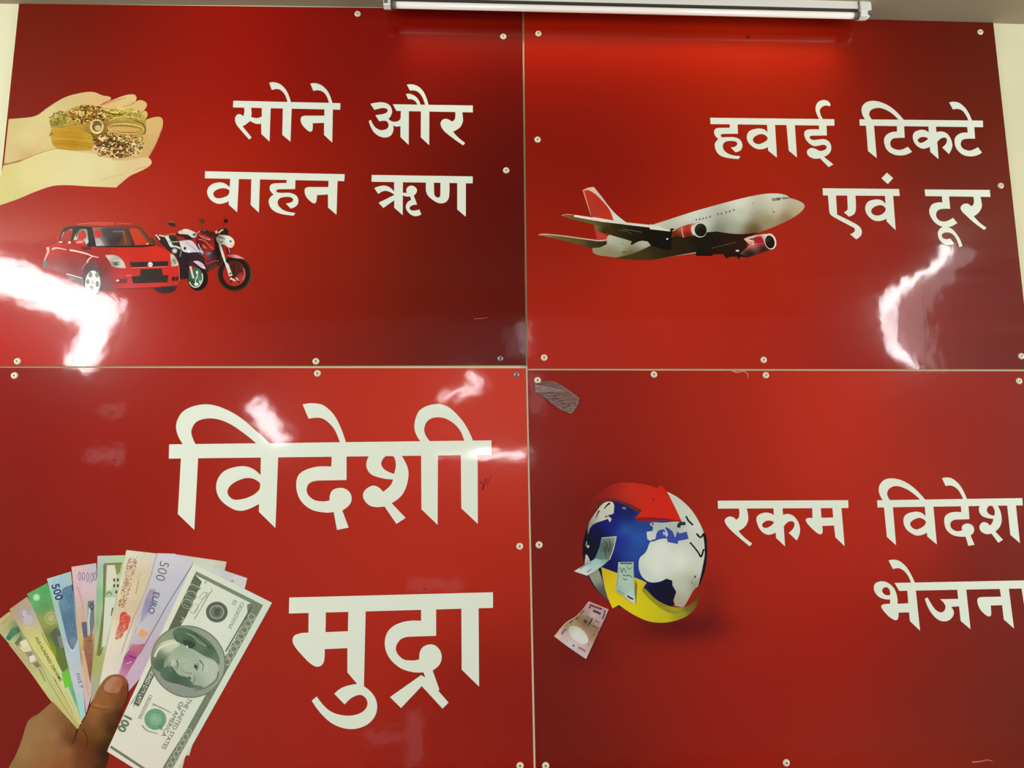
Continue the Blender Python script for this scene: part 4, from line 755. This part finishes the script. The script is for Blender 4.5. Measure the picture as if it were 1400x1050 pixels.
s.text("FIVE HUNDRED DIRHAMS", 47.6, 872.5, 40.5, 70.5, 4.2, (60, 56, 26), 1.0, 0.015)
s = note('green note, third of the fan', "36.9,812 65,797 82,850 100,920 114,980 112,986 90,930 62,870", [(40, 812, (90, 160, 96)), (60, 802, (80, 160, 90)), (50, 822, (96, 176, 120)), (60, 830, (84, 140, 90)), (58, 850, (150, 150, 80)), (70, 845, (160, 160, 100)), (75, 870, (96, 104, 70)), (72, 885, (140, 150, 40)), (84, 905, (110, 140, 60)), (92, 922, (110, 190, 70)), (100, 945, (110, 180, 130)), (110, 975, (140, 190, 140))], noise=7)
A.tile(0, 745, 7); s.ell(350, 502, 34, 34, (150, 206, 150)); s.ell(350, 502, 18, 16, (190, 220, 186)); s.ell(490, 700, 60, 66, (160, 166, 110), 0.3, hole=(40, 46)); s.ell(490, 700, 30, 34, (176, 176, 120)); s.poly("480,850 540,790 600,860 640,1050 560,1050 500,930", (90, 100, 84)); s.poly("550,880 600,860 630,960 580,1000", (120, 130, 116)); s.curve("400,840 450,940 520,1050", 10, (150, 150, 60)); s.curve("480,890 520,960 560,1040", 12, (90, 150, 40))
A.tile(0, 880, 6.175); s.poly("520,250 580,235 620,330 550,380", (110, 190, 70)); s.poly("470,20 540,60 580,200 530,240 480,150", (100, 116, 60)); s.curve("620,400 680,560 700,640", 26, (90, 170, 120), 10); s.curve("555,390 640,580 690,680", 14, (180, 200, 150), 6); A.tile(0, 0, 1)
s = note('blue note marked 500, fourth of the fan', "64.3,791.4 97,781.3 105,850 113,930 117,978 111.7,985 98,930 84,870", [(68, 793, (176, 204, 196)), (95, 785, (160, 186, 196)), (80, 800, (150, 180, 196)), (72, 815, (150, 190, 180)), (85, 880, (160, 186, 190)), (90, 900, (186, 200, 206)), (104, 930, (190, 196, 206)), (112, 975, (160, 206, 206)), (105, 905, (176, 190, 200))])
A.tile(0, 745, 7); s.poly("560,560 600,420 640,395 695,380 710,560 745,900 700,1010 670,1000 640,900", grad=[(640, 420, (96, 130, 156)), (690, 500, (80, 116, 146)), (600, 560, (110, 140, 156)), (660, 700, (84, 116, 140)), (700, 850, (96, 120, 146)), (700, 980, (110, 126, 150))], noise=9); s.ell(700, 920, 30, 42, (120, 130, 156)); s.line([(690, 380), (698, 440)], 14, (60, 84, 110)); s.curve("640,940 680,1000 720,1005", 8, (206, 214, 216)); A.tile(0, 0, 1)
s.text("500", 70.3, 799.5, 7.5, 25.5, 10.6, (50, 60, 110), 1.02, 0.02); s.text("FIVE P", 103.5, 921, 9.5, 31, 5.2, (100, 100, 130), 1.1, 0.01)
s = note('pink note, fifth of the fan', "97.9,775 131.8,769.8 134,850 129,930 122,961 118,975 116,960 108,880", [(100, 778, (216, 180, 176)), (128, 773, (186, 180, 196)), (104, 800, (206, 176, 180)), (120, 800, (206, 186, 196)), (118, 830, (196, 176, 170)), (112, 850, (190, 170, 140)), (108, 870, (196, 186, 130)), (112, 920, (214, 180, 150)), (122, 950, (206, 180, 190)), (125, 890, (150, 110, 80))])
A.tile(0, 745, 7)
for x, y in ((765, 300), (800, 300), (840, 305), (880, 310), (910, 300)): s.ell(x, y, 15, 42, (136, 122, 156), 0, hole=(8, 30))
s.poly("780,740 830,735 840,890 800,890", (96, 100, 120)); s.poly("840,540 900,530 905,760 870,890 840,700", (110, 124, 130)); s.line([(860, 600), (850, 720), (858, 850)], 20, (196, 206, 206), 10); s.poly("800,900 885,850 880,1060 815,1060", grad=[(830, 930, (166, 110, 84)), (860, 1000, (140, 100, 76))], noise=10); s.curve("740,400 790,560 800,730", 22, (196, 156, 166), 14); s.curve("740,780 770,900 790,1040", 16, (196, 180, 110)); s.ell(880, 590, 22, 34, (60, 80, 96), hole=(12, 20)); s.line([(830, 925), (885, 915)], 6, (80, 40, 30)); s.curve("820,360 850,350 880,370", 6, (150, 140, 176))
A.tile(0, 880, 6.175); s.poly("715,20 785,10 780,200 765,340 745,240", grad=[(750, 60, (150, 106, 84)), (760, 200, (140, 100, 76))], noise=10); s.curve("700,60 725,250 745,440", 24, (206, 170, 140), 12); A.tile(0, 0, 1)
s = note('green edged note with cream middle, sixth of the fan', "133.6,760 171,759 166,830 150,900 134.6,944 123.5,963 126,920 131,850", [(140, 763, (190, 190, 190)), (165, 762, (170, 206, 150)), (135, 780, (150, 186, 166)), (136, 810, (120, 180, 136)), (132, 850, (130, 170, 120)), (130, 900, (166, 170, 100)), (126, 945, (170, 170, 140)), (150, 800, (200, 206, 180)), (145, 880, (180, 190, 160)), (150, 850, (206, 210, 190))])
A.tile(0, 745, 7); s.poly("990,190 1020,180 1000,700 960,1060 925,1060 985,600", (120, 120, 66)); s.line([(1000, 185), (1170, 178)], 20, (130, 126, 76)); s.poly("1100,190 1165,185 1150,260 1120,290", (140, 140, 80)); s.poly("1030,195 1095,195 1120,300 1060,430 1020,430", (210, 210, 190)); s.poly("1005,500 1110,500 1060,760 1010,970 980,970", (206, 212, 196))
for x, y in ((1095, 335), (1130, 335), (1095, 390), (1130, 390), (1115, 450)): s.line([(x, y-14), (x-2, y+14)], 18, (76, 76, 56))
s.curve("1020,470 1050,450 1070,480", 12, (120, 130, 96)); s.line([(1080, 600), (1065, 680)], 14, (90, 90, 66), 8); s.curve("985,980 960,1050", 12, (110, 110, 66)); A.tile(0, 0, 1)
s = note('cream note with red patches, seventh of the fan', "172.9,752 214,756.6 205,800 185,870 168,925 136,937 143,900 158,830", [(178, 757, (216, 214, 190)), (205, 760, (206, 206, 190)), (168, 800, (220, 214, 190)), (152, 880, (222, 216, 196)), (142, 925, (220, 214, 206)), (190, 790, (206, 190, 156)), (180, 830, (206, 186, 156)), (168, 900, (216, 206, 190)), (200, 800, (206, 196, 166))])
A.tile(130, 745, 7)
rnd = random.Random(9); y0 = s._y()
for i in range(230):
    t = rnd.random(); x = 365-110*t+rnd.uniform(-46, 46)*(1-.3*t); y = 130+460*t+rnd.uniform(-20, 20)
    a_ = rnd.uniform(0, 3.1); q = rnd.uniform(5, 12); s.line([(x-q*math.cos(a_), y-q*math.sin(a_)), (x+q*math.cos(a_), y+q*math.sin(a_))], 6, rnd.choice([(176, 126, 96), (150, 110, 90), (196, 150, 120), (166, 100, 76)]), y=y0-1e-6*(i % 9))
s.root.n += 2
s.poly("~250,650 ~285,638 ~310,660 ~340,690 ~338,720 ~322,770 ~318,800 ~285,830 ~262,870 ~222,905 ~196,900 ~200,850 ~212,800 ~232,760 ~236,700", grad=[(280, 690, (206, 84, 70)), (310, 750, (200, 84, 76)), (240, 840, (206, 120, 100)), (220, 890, (208, 166, 140))], noise=26)
for i in range(90):
    t = rnd.random(); x = 300-80*t+rnd.uniform(-46, 46)*(1-.4*t); y = 660+250*t; a_ = rnd.uniform(0, 3.1); q = rnd.uniform(3, 8); s.line([(x-q*math.cos(a_), y-q*math.sin(a_)), (x+q*math.cos(a_), y+q*math.sin(a_))], 6, rnd.choice([(206, 96, 84), (216, 150, 130), (196, 70, 62), (220, 180, 156)]), y=y0-0.000012-1e-6*(i % 9))
s.root.n += 5
s.line([(420, 340), (390, 470)], 12, (190, 160, 96)); s.line([(450, 260), (400, 330)], 6, (190, 170, 120))
A.tile(0, 0, 1)
s = note('lilac note marked 500 EURO, eighth of the fan', "215,756.4 239,757 263.2,768.4 268,800 215,900 172,950 160,925 180,870 203,800", [(225, 762, (206, 206, 214)), (250, 768, (200, 200, 210)), (212, 790, (196, 196, 200)), (235, 795, (190, 190, 206)), (225, 820, (190, 190, 206)), (200, 830, (176, 176, 196)), (190, 860, (196, 196, 200)), (170, 905, (196, 176, 196)), (195, 880, (190, 170, 186)), (165, 935, (196, 170, 190))])
A.tile(130, 745, 7)
s.poly("525,420 580,425 560,560 490,680 430,760 450,640 490,500", grad=[(550, 440, (166, 150, 166)), (500, 580, (146, 140, 176)), (460, 700, (166, 160, 186))], noise=5)
s.poly("430,820 455,800 480,830 515,845 480,870 470,905 445,880 415,870", (226, 160, 100)); s.poly("355,945 455,955 420,1050 300,1050", (186, 136, 156)); s.curve("590,90 500,400 370,700 250,1040", 7, (150, 150, 176)); s.line([(940, 178), (700, 560), (430, 1040)], 9, (120, 122, 126)); s.curve("405,780 380,840", 5, (200, 140, 150))
for i in range(4): s.line([(345+i*30, 960), (325+i*30, 1040)], 8, (150, 96, 130))
A.tile(0, 880, 6.175); s.poly("1100,40 1200,0 1230,0 1060,280 1010,262 1050,110", grad=[(1130, 30, (190, 110, 130)), (1090, 120, (160, 70, 130)), (1060, 200, (176, 110, 150)), (1030, 255, (196, 140, 170))], noise=6); s.line([(1085, 100), (1150, 120)], 12, (140, 50, 110)); s.line([(1070, 170), (1115, 150)], 6, (226, 190, 206)); A.tile(0, 0, 1)
s.text("500", 219.8, 765.5, -9.6, 34, 13.2, (82, 86, 96), 1.0, -0.012); s.text("EURO", 211, 808, -10.3, 35.5, 8.4, (84, 88, 100), 1.0, 0.01)
# large hundred note in front
s = note('large green and white 100 note in front of the fan', "264.3,770 372,824 345.4,872 265.7,1014 228,1078 146.3,1027 180,953", [(280, 785, (214, 222, 204)), (350, 830, (206, 222, 206)), (250, 850, (214, 220, 200)), (300, 860, (220, 226, 212)), (330, 880, (206, 220, 204)), (200, 960, (220, 222, 206)), (240, 1000, (222, 222, 206)), (180, 1010, (222, 220, 206)), (270, 990, (206, 222, 206)), (210, 1050, (222, 218, 204))], noise=2)
TLn, TRn, BRn, BLn = Vector((264.3, 770)), Vector((372, 824)), Vector((227.7, 1081)), Vector((146.3, 1026.8))
def Q(u, v):
    p = (TLn*(1-u)+BLn*u)*(1-v)+(TRn*(1-u)+BRn*u)*v; return p.x, p.y
def qp(pts, col, grad=None, noise=0): 
    s.poly(' '.join('%.2f,%.2f' % Q(u, v) for u, v in pts), col, noise=noise) if not grad else None
GD = (96, 104, 84); GD2 = (120, 128, 108)
# frame bands
qp([(.028, .07), (.045, .07), (.06, .18), (.24, .19), (.33, .17), (.45, .15), (.62, .145), (.735, .14), (.735, .058), (.40, .058)], GD, noise=9)
qp([(.028, .07), (.028, .925), (.046, .925), (.046, .07)], (124, 134, 116), noise=5)
qp([(.03, .83), (.03, .925), (.985, .925), (.985, .80), (.90, .80), (.70, .835), (.5, .84), (.36, .80), (.3, .83), (.10, .82), (.06, .76)], GD2, noise=9)
qp([(.965, .02), (.965, .925), (.978, .925), (.978, .02)], (116, 124, 100), noise=5)
for i in range(8):
    u = .09+i*.034; s.curve(' '.join('%.2f,%.2f' % Q(u+du, v) for du, v in ((0, .85), (.012, .835), (.024, .85), (.024, .90), (.012, .912), (0, .90), (0, .85))), 1.3, (176, 186, 170))
for i in range(9):
    u = .70+i*.03; s.curve(' '.join('%.2f,%.2f' % Q(u+du, v) for du, v in ((0, .85), (.010, .838), (.022, .85), (.022, .90), (.010, .908), (0, .895), (0, .85))), 1.2, (170, 176, 160))
def qt(body, u, v, du, h, col, sx=1.0, bold=0.0):
    x, y = Q(u, v); x2, y2 = Q(u+du, v); s.text(body, x, y, x2-x, y2-y, h, col, sx, bold)
qt("100", .075, .075, .2, 14.5, (150, 160, 140), 1.25, 0.035); qt("100", .078, .082, .2, 12.5, (86, 100, 80), 1.42, -0.005)
qt("ONE HUNDRED DOLLARS", .46, .078, .3, 5.2, (206, 210, 196), .86, 0.015)
# faint seal script, black seal and serial numbers
A.tile(180, 775, 7)
for s_, w in (("590,340 560,420 600,440 640,380 610,350", 6), ("640,300 700,240 720,280 660,310", 6), ("760,205 770,230 750,250", 7), ("750,245 680,370 600,500", 9), ("730,240 650,360 590,450", 5), ("480,480 500,500 470,530", 14), ("700,150 712,142 705,160", 8)): s.curve(s_, w, (150, 156, 142))
s.ell(816, 432, 104, 100, (96, 100, 92)); s.ell(816, 432, 70, 66, (170, 176, 164), hole=(62, 58)); s.ell(816, 432, 60, 56, (110, 120, 106), noise=14); s.poly("790,400 850,395 845,460 800,475", (84, 94, 82))
A.tile(0, 0, 1)
s.text("CB22825076E", 330.2, 822.4, -27.5, 53.5, 5.0, (120, 136, 122), 0.98, 0.0); s.text("B2", 320.3, 819.5, -4.6, 9, 5.0, (124, 138, 126))
A.tile(180, 775, 7); s.line([(1150, 380), (900, 810)], 12, (90, 96, 84)); s.line([(1165, 400), (1000, 680), (920, 800)], 4, (150, 156, 140)); A.tile(0, 0, 1)
# portrait: a plain long haired head in an oval
O = Vector((257.5, 904.3)); eu = Vector((-.418, .909)); ev = Vector((.894, .447))
A.tile(0, 788, 4)
s.ell(1030, 466, 208, 196, None, 0.5, n=48, grad=[(1000, 300, (134, 150, 130)), (860, 350, (150, 156, 120)), (840, 540, (140, 150, 136)), (1000, 640, (140, 150, 140)), (1150, 620, (146, 156, 144)), (1215, 480, (160, 170, 156)), (1180, 360, (146, 160, 144))], noise=4)
s.ell(1030, 466, 208, 196, (116, 128, 112), 0.5, hole=(201, 189), n=48)
# coat and collar at the left, then head with its hair
s.poly("~832,450 ~850,400 ~890,360 ~960,345 ~985,372 ~930,420 ~900,470 ~890,520 840,500", grad=[(860, 420, (110, 128, 108)), (900, 380, (206, 212, 190)), (950, 365, (200, 208, 186)), (880, 470, (80, 100, 80))])
s.curve("846,440 870,395 920,370 970,360", 12, (214, 218, 196))
s.poly("~925,440 ~950,400 ~1010,370 ~1060,380 ~1120,440 ~1180,470 ~1195,520 ~1170,570 ~1110,605 ~1060,590 ~1020,545 ~960,530 ~925,490", grad=[(950, 430, (166, 180, 156)), (1000, 410, (150, 170, 146)), (960, 490, (150, 166, 146)), (1010, 470, (180, 192, 172)), (1060, 440, (160, 178, 156)), (1130, 500, (190, 200, 184)), (1150, 550, (184, 194, 178)), (1080, 570, (156, 168, 150)), (1040, 520, (170, 182, 164))], noise=3)
s.poly("~950,300 ~1000,280 ~1080,310 ~1150,360 ~1190,420 ~1200,480 ~1170,455 ~1110,430 ~1060,400 ~1030,390 ~1000,370 ~960,350", grad=[(990, 300, (90, 116, 92)), (1040, 345, (70, 96, 74)), (1100, 370, (104, 124, 100)), (1150, 400, (80, 104, 84)), (1190, 460, (110, 128, 108))], noise=10)
s.poly("~1000,355 ~1030,350 ~1070,370 ~1050,392 ~1025,385", (56, 76, 60)); s.curve("1020,310 1060,330 1090,360 1130,380", 8, (130, 150, 126)); s.curve("1060,310 1100,340 1150,390", 6, (60, 84, 64))
s.poly("~880,520 ~930,490 ~980,540 ~1030,555 ~1060,590 ~1110,608 ~1050,610 ~980,590 ~920,575 ~885,550", grad=[(900, 530, (90, 116, 94)), (960, 560, (70, 96, 76)), (1030, 580, (84, 106, 88)), (1090, 605, (110, 126, 110))], noise=8)
for s_, w, c in (("1092,458 1112,486 1106,518", 8, (96, 112, 96)), ("1050,590 1066,566 1062,540", 6, (100, 116, 100)), ("1052,530 1025,528 1000,516 992,500", 6, (126, 142, 124)), ("966,458 974,482 968,508", 8, (92, 110, 92)), ("952,462 956,484 950,500", 4, (132, 148, 130)), ("1020,470 1000,478 984,474", 4, (150, 164, 146)), ("930,470 926,500 940,520", 5, (120, 138, 118)), ("1020,380 1030,392", 16, (196, 206, 186)), ("1140,470 1150,520 1140,570", 4, (176, 188, 170))): s.curve(s_, w, c, 3)
s.ell(1072, 493, 10, 22, (150, 164, 146), -0.35); s.ell(1071, 493, 8, 11, (60, 74, 62), -0.35); s.curve("1082,472 1084,494 1074,514", 4, (76, 92, 78)); s.ell(1038, 556, 8, 14, (140, 154, 136), -0.5); s.ell(1037, 556, 6, 8, (64, 78, 66), -0.5)
s.ell(950, 470, 14, 20, (184, 194, 174))
s.curve("1195,520 1180,570 1120,612 1060,622", 8, (110, 122, 106), 5)
# lower half: signature, serial, green seal, title lines, small 100
A.tile(130, 900, 7)
s.ell(578, 582, 104, 102, (110, 160, 126), 0, noise=8); s.ell(578, 582, 60, 58, (130, 176, 146), noise=8); s.line([(560, 560), (600, 600)], 10, (160, 196, 170)); s.line([(540, 600), (580, 560), (620, 575)], 8, (150, 190, 164)); s.poly("600,650 650,640 640,690", (96, 146, 110))
for s_, w in (("555,435 640,475 730,520", 14), ("450,640 500,690 600,720", 14), ("545,450 590,450", 5)): s.curve(s_, w, (150, 158, 140), 8)
for s_, w in (("495,290 440,290 450,310 400,370 420,390 380,440 370,465", 9), ("460,330 440,360 430,350", 7), ("440,280 395,360 345,435", 4), ("410,390 395,410", 12)): s.curve(s_, w, (104, 108, 100), 5)
A.tile(0, 0, 1)
s.text("CB22825076E", 205.3, 948.5, -27, 53.5, 4.6, (130, 136, 124), 0.98, 0.0)
s.text("100", 172.6, 974.5, -21.4, 40.5, 10.6, (100, 128, 100), 1.14, 0.04)
s.text("THE UNITED STATES", 257.8, 953.6, -44, 82, 5.9, (104, 106, 94), 1.0, 0.0); s.text("OF AMERICA", 246.8, 958, -37, 67, 5.9, (104, 106, 94), 1.12, 0.0)
A.tile(0, 880, 6.175)
# the hand
hd = A.sub('hand', 'brown hand holding the notes, thumb on top')
hd.poly("40,1120 ~90,1020 ~140,930 ~190,800 ~245,645 ~335,583 445,490 655,722 ~705,655 ~770,520 ~825,390 ~900,285 ~980,257 ~1050,278 ~1084,340 ~1078,450 ~1035,560 ~990,680 ~945,800 905,912 ~915,960 ~880,1060 850,1120",
  grad=[(270, 650, (146, 112, 72)), (420, 530, (150, 104, 62)), (350, 640, (152, 116, 76)), (520, 640, (130, 92, 58)), (300, 760, (152, 118, 76)), (450, 760, (156, 116, 76)), (600, 740, (120, 78, 46)), (620, 800, (84, 44, 22)), (220, 900, (152, 120, 78)), (400, 900, (150, 108, 66)), (150, 1040, (140, 108, 66)), (350, 1040, (150, 98, 58)), (560, 900, (156, 104, 70)), (560, 1040, (146, 86, 52)), (700, 760, (120, 74, 36)), (740, 850, (96, 52, 24)), (700, 950, (110, 60, 30)), (700, 1060, (116, 62, 40)), (800, 980, (96, 54, 32)), (880, 930, (44, 28, 14)), (860, 1060, (60, 34, 22)), (800, 650, (140, 96, 54)), (830, 540, (160, 108, 60)), (850, 760, (120, 82, 40)), (900, 850, (60, 38, 18)), (950, 720, (56, 34, 18)), (930, 620, (90, 58, 30)), (920, 520, (150, 98, 54)), (1010, 600, (54, 32, 18)), (880, 420, (150, 100, 62)), (980, 440, (140, 84, 46)), (1040, 480, (96, 56, 30)), (1060, 380, (112, 56, 30)), (1030, 310, (150, 92, 64)), (920, 300, (150, 100, 64))], noise=3)
hd.poly("~880,372 ~905,318 ~965,278 ~1030,298 ~1028,360 ~1000,412 ~960,416 ~900,404", grad=[(910, 360, (178, 134, 108)), (960, 300, (176, 126, 100)), (1010, 330, (160, 96, 70)), (960, 390, (166, 110, 80))])
for s_, w, c in (("655,722 640,780 615,850", 16, (64, 34, 18)), ("700,720 735,780 740,850 720,920", 12, (84, 44, 20)), ("780,530 840,548 900,560 960,560", 9, (120, 72, 34)), ("800,512 860,530 930,530", 6, (176, 124, 74)), ("820,560 880,575 930,578", 5, (128, 80, 40)), ("885,410 950,424 1000,420", 6, (120, 70, 42)), ("1082,340 1076,450 1030,560", 8, (84, 42, 22)), ("250,645 335,585 440,492", 6, (130, 86, 50)), ("470,660 520,690 560,740", 10, (136, 98, 62))): hd.curve(s_, w, c, 4)
A.build()

# ---- small marks on the lower left sign
M = Art(P_BL, 'pen_mark', label='dark red scribble beside the last stem'); M.tile(440, 540, 5.248)
M.curve("1130,640 1150,625 1160,660 1150,680 1168,640 1175,600 1190,640 1205,600 1220,570", 7, (124, 32, 30), 4)
M.build()
M = Art(P_TR, 'filled_hole', label='dark red filled screw hole near the top edge'); M.tile(700, 0, 4); M.ell(1292, 203, 11, 12, (120, 14, 14)); M.build()

def scuff(P, lab, pts, w, col):
    m_ = Art(P, 'scuff', label=lab); m_.tile(0, 0, 1); m_.curve(pts, w, col, w*0.4); m_.build()
scuff(P_BR, 'pale scuff on the top edge', "1000,506.5 1008,509 1016,507.5 1022,511 1023,517", 1.6, (216, 140, 124))
scuff(P_BR, 'pale streak near the bottom edge', "1329,1042 1340,1041 1350,1039 1357,1041", 2.4, (190, 100, 90))
scuff(P_TR, 'fine crack beside the bright reflection', "1263,382 1262.5,410 1264,440 1266,475 1265,498", 1.0, (110, 50, 44))
scuff(P_TL, 'fine pale scratch near the lower right corner', "648,436 658,435.5 668,434", 1.0, (180, 100, 80))
scuff(P_BL, 'dark speck above the last word', "579,806 581,805 583,806", 2.5, (110, 30, 26))

# ------------------------------------------------------------------ tube light on the ceiling edge
TY = -0.05
tl_, tr_ = at(541, 7.6, TY), at(1167, 20.6, TY)
zc_ = (tl_.z+tr_.z)/2
rt = new_obj('tube_light', None); rt.location = ((tl_.x+tr_.x)/2, TY, CEIL)
tag(rt, 'white ceiling batten with a thin fluorescent tube above the red sign boards', 'light fixture')
RO = Vector(rt.location)
def cyl(name, x0, x1, y, z, r, mat, parent, n=20, r1=None):
    V = []; F = []
    for x, rr in ((x0, r), (x1, r1 or r)):
        for i in range(n):
            a = 2*math.pi*i/n; V.append(Vector((x, y+rr*math.cos(a), z+rr*math.sin(a))))
    for i in range(n): F.append((i, (i+1) % n, n+(i+1) % n, n+i))
    F.append(tuple(range(n))[::-1]); F.append(tuple(range(n, 2*n)))
    o = mesh_obj(name, V, F, mat, parent, RO)
    for p in o.data.polygons: p.use_smooth = len(p.vertices) == 4
    return o
m = bpy.data.materials.new('lit_tube_glass'); m.use_nodes = True
b = m.node_tree.nodes['Principled BSDF']; b.inputs['Base Color'].default_value = (0.8, 0.78, 0.74, 1); b.inputs['Roughness'].default_value = 0.25
b.inputs['Emission Color'].default_value = (1.0, 0.86, 0.74, 1); b.inputs['Emission Strength'].default_value = 0.16
cyl('tube', tl_.x-0.002, tr_.x+0.002, TY, zc_, 0.0080, m, rt)
lt = bpy.data.lights.new('tube_glow', 'AREA'); lt.shape = 'RECTANGLE'; lt.size = tr_.x-tl_.x-0.03; lt.size_y = 0.03
lt.energy = 0.46; lt.color = (1.0, 0.80, 0.50); lt.spread = math.radians(70)
lo = bpy.data.objects.new('tube_glow', lt); C.objects.link(lo); lo.parent = rt
lo.location = Vector(((tl_.x+tr_.x)/2, TY, zc_-0.0095))-RO; lo.rotation_euler = (math.radians(20), 0, 0)
xa, xb = at(524, 5, TY).x, at(1189, 18, TY).x
box('batten', (tl_.x-0.008, TY-0.012, zc_+0.0115), (tr_.x+0.008, TY+0.024, CEIL), M_BATTEN, rt, 0.003, RO)
box('gap_shade_strip', (tl_.x-0.004, TY-0.010, zc_+0.0080), (tr_.x+0.004, TY+0.020, zc_+0.0125), M_DARK, rt, 0, RO)  # solid dark strip stands in for the shade in the gap above the tube
for x0, x1, sgn in ((tl_.x, xa, -1), (tr_.x, xb, 1)):
    cyl('lampholder', x0-0.012*0, x0+sgn*0.014, TY, zc_, 0.0098, M_GREY, rt)
    # moulded end cap: a curved cheek that hooks down past the tube axis
    prof = [(TY+0.024, CEIL), (TY-0.013, CEIL), (TY-0.017, CEIL-0.010), (TY-0.017, zc_+0.004), (TY-0.013, zc_-0.010), (TY-0.002, zc_-0.0135), (TY+0.012, zc_-0.006), (TY+0.024, zc_+0.008)]
    xs = [(x0+sgn*0.012, 1.0), (x0+sgn*0.028, 1.0), (x1-sgn*0.004, 0.85), (x1, 0.6)]
    V = []; F = []; cy_, cz_ = TY, (CEIL+zc_)/2+0.004
    for x, s_ in xs:
        for y, z in prof: V.append(Vector((x, cy_+(y-cy_)*s_, CEIL if z == CEIL else CEIL-(CEIL-z)*s_)))
    q = len(prof)
    for k in range(len(xs)-1):
        for i in range(q): F.append((k*q+i, k*q+(i+1) % q, (k+1)*q+(i+1) % q, (k+1)*q+i))
    F.append(tuple(range(q))); F.append(tuple(range((len(xs)-1)*q, len(xs)*q)))
    cap = mesh_obj('end_cap', V, F, M_BATTEN, rt, RO)
    bm = bmesh.new(); bm.from_mesh(cap.data); bmesh.ops.recalc_face_normals(bm, faces=bm.faces[:]); bm.to_mesh(cap.data); bm.free()
    box('cap_recess', (min(x1-sgn*0.012, x1-sgn*0.003), TY-0.0178, zc_-0.006), (max(x1-sgn*0.012, x1-sgn*0.003), TY-0.010, zc_+0.004), M_GREY, rt, 0.002, RO)

# ------------------------------------------------------------------ scrap of clear tape on the globe sign
mt = bpy.data.materials.new('crinkled_clear_tape'); mt.use_nodes = True; nt = mt.node_tree
b = nt.nodes['Principled BSDF']; b.inputs['Base Color'].default_value = (0.30, 0.19, 0.17, 1); b.inputs['Roughness'].default_value = 0.12
b.inputs['Alpha'].default_value = 0.55; b.inputs['Specular IOR Level'].default_value = 1.0
n_ = nt.nodes.new('ShaderNodeTexNoise'); n_.inputs['Scale'].default_value = 160; n_.inputs['Detail'].default_value = 5
g_ = nt.nodes.new('ShaderNodeNewGeometry'); nt.links.new(g_.outputs['Position'], n_.inputs['Vector'])
bp = nt.nodes.new('ShaderNodeBump'); bp.inputs['Strength'].default_value = 1.0; bp.inputs['Distance'].default_value = 0.004
nt.links.new(n_.outputs[0], bp.inputs['Height']); nt.links.new(bp.outputs[0], b.inputs['Normal'])
lp = path("125,100 ~180,84 ~232,90 ~300,128 368,178 ~352,225 322,265 ~250,232 ~185,180 128,148", 700, 500, 4)
tri = tessellate_polygon([[Vector((p.x, p.y, 0)) for p in lp[0]]])
st = [tuple((lp[0][i].x, lp[0][i].y) for i in t) for t in tri]; V = []; F = []; idx = {}; rnd = random.Random(3)
while st:
    t = st.pop(); e = [math.dist(t[i], t[(i+1) % 3]) for i in range(3)]; mm = max(e)
    if mm > 7:
        i = e.index(mm); a_, b_, c_ = t[i], t[(i+1) % 3], t[(i+2) % 3]; mid = ((a_[0]+b_[0])/2, (a_[1]+b_[1])/2)
        st.append((a_, mid, c_)); st.append((mid, b_, c_)); continue
    f = []
    for p in t:
        k = (round(p[0], 3), round(p[1], 3))
        if k not in idx:
            idx[k] = len(V); w = at(p[0], p[1]); w.y = -0.0012-rnd.uniform(0, 0.0034); V.append(w)
        f.append(idx[k])
    F.append(f)
ts = mesh_obj('tape_scrap', V, F, mt)
sd = ts.modifiers.new('thickness', 'SOLIDIFY'); sd.thickness = 0.0003
tag(ts, 'torn crinkled scrap of clear tape stuck near the top left corner of the globe sign', 'tape')
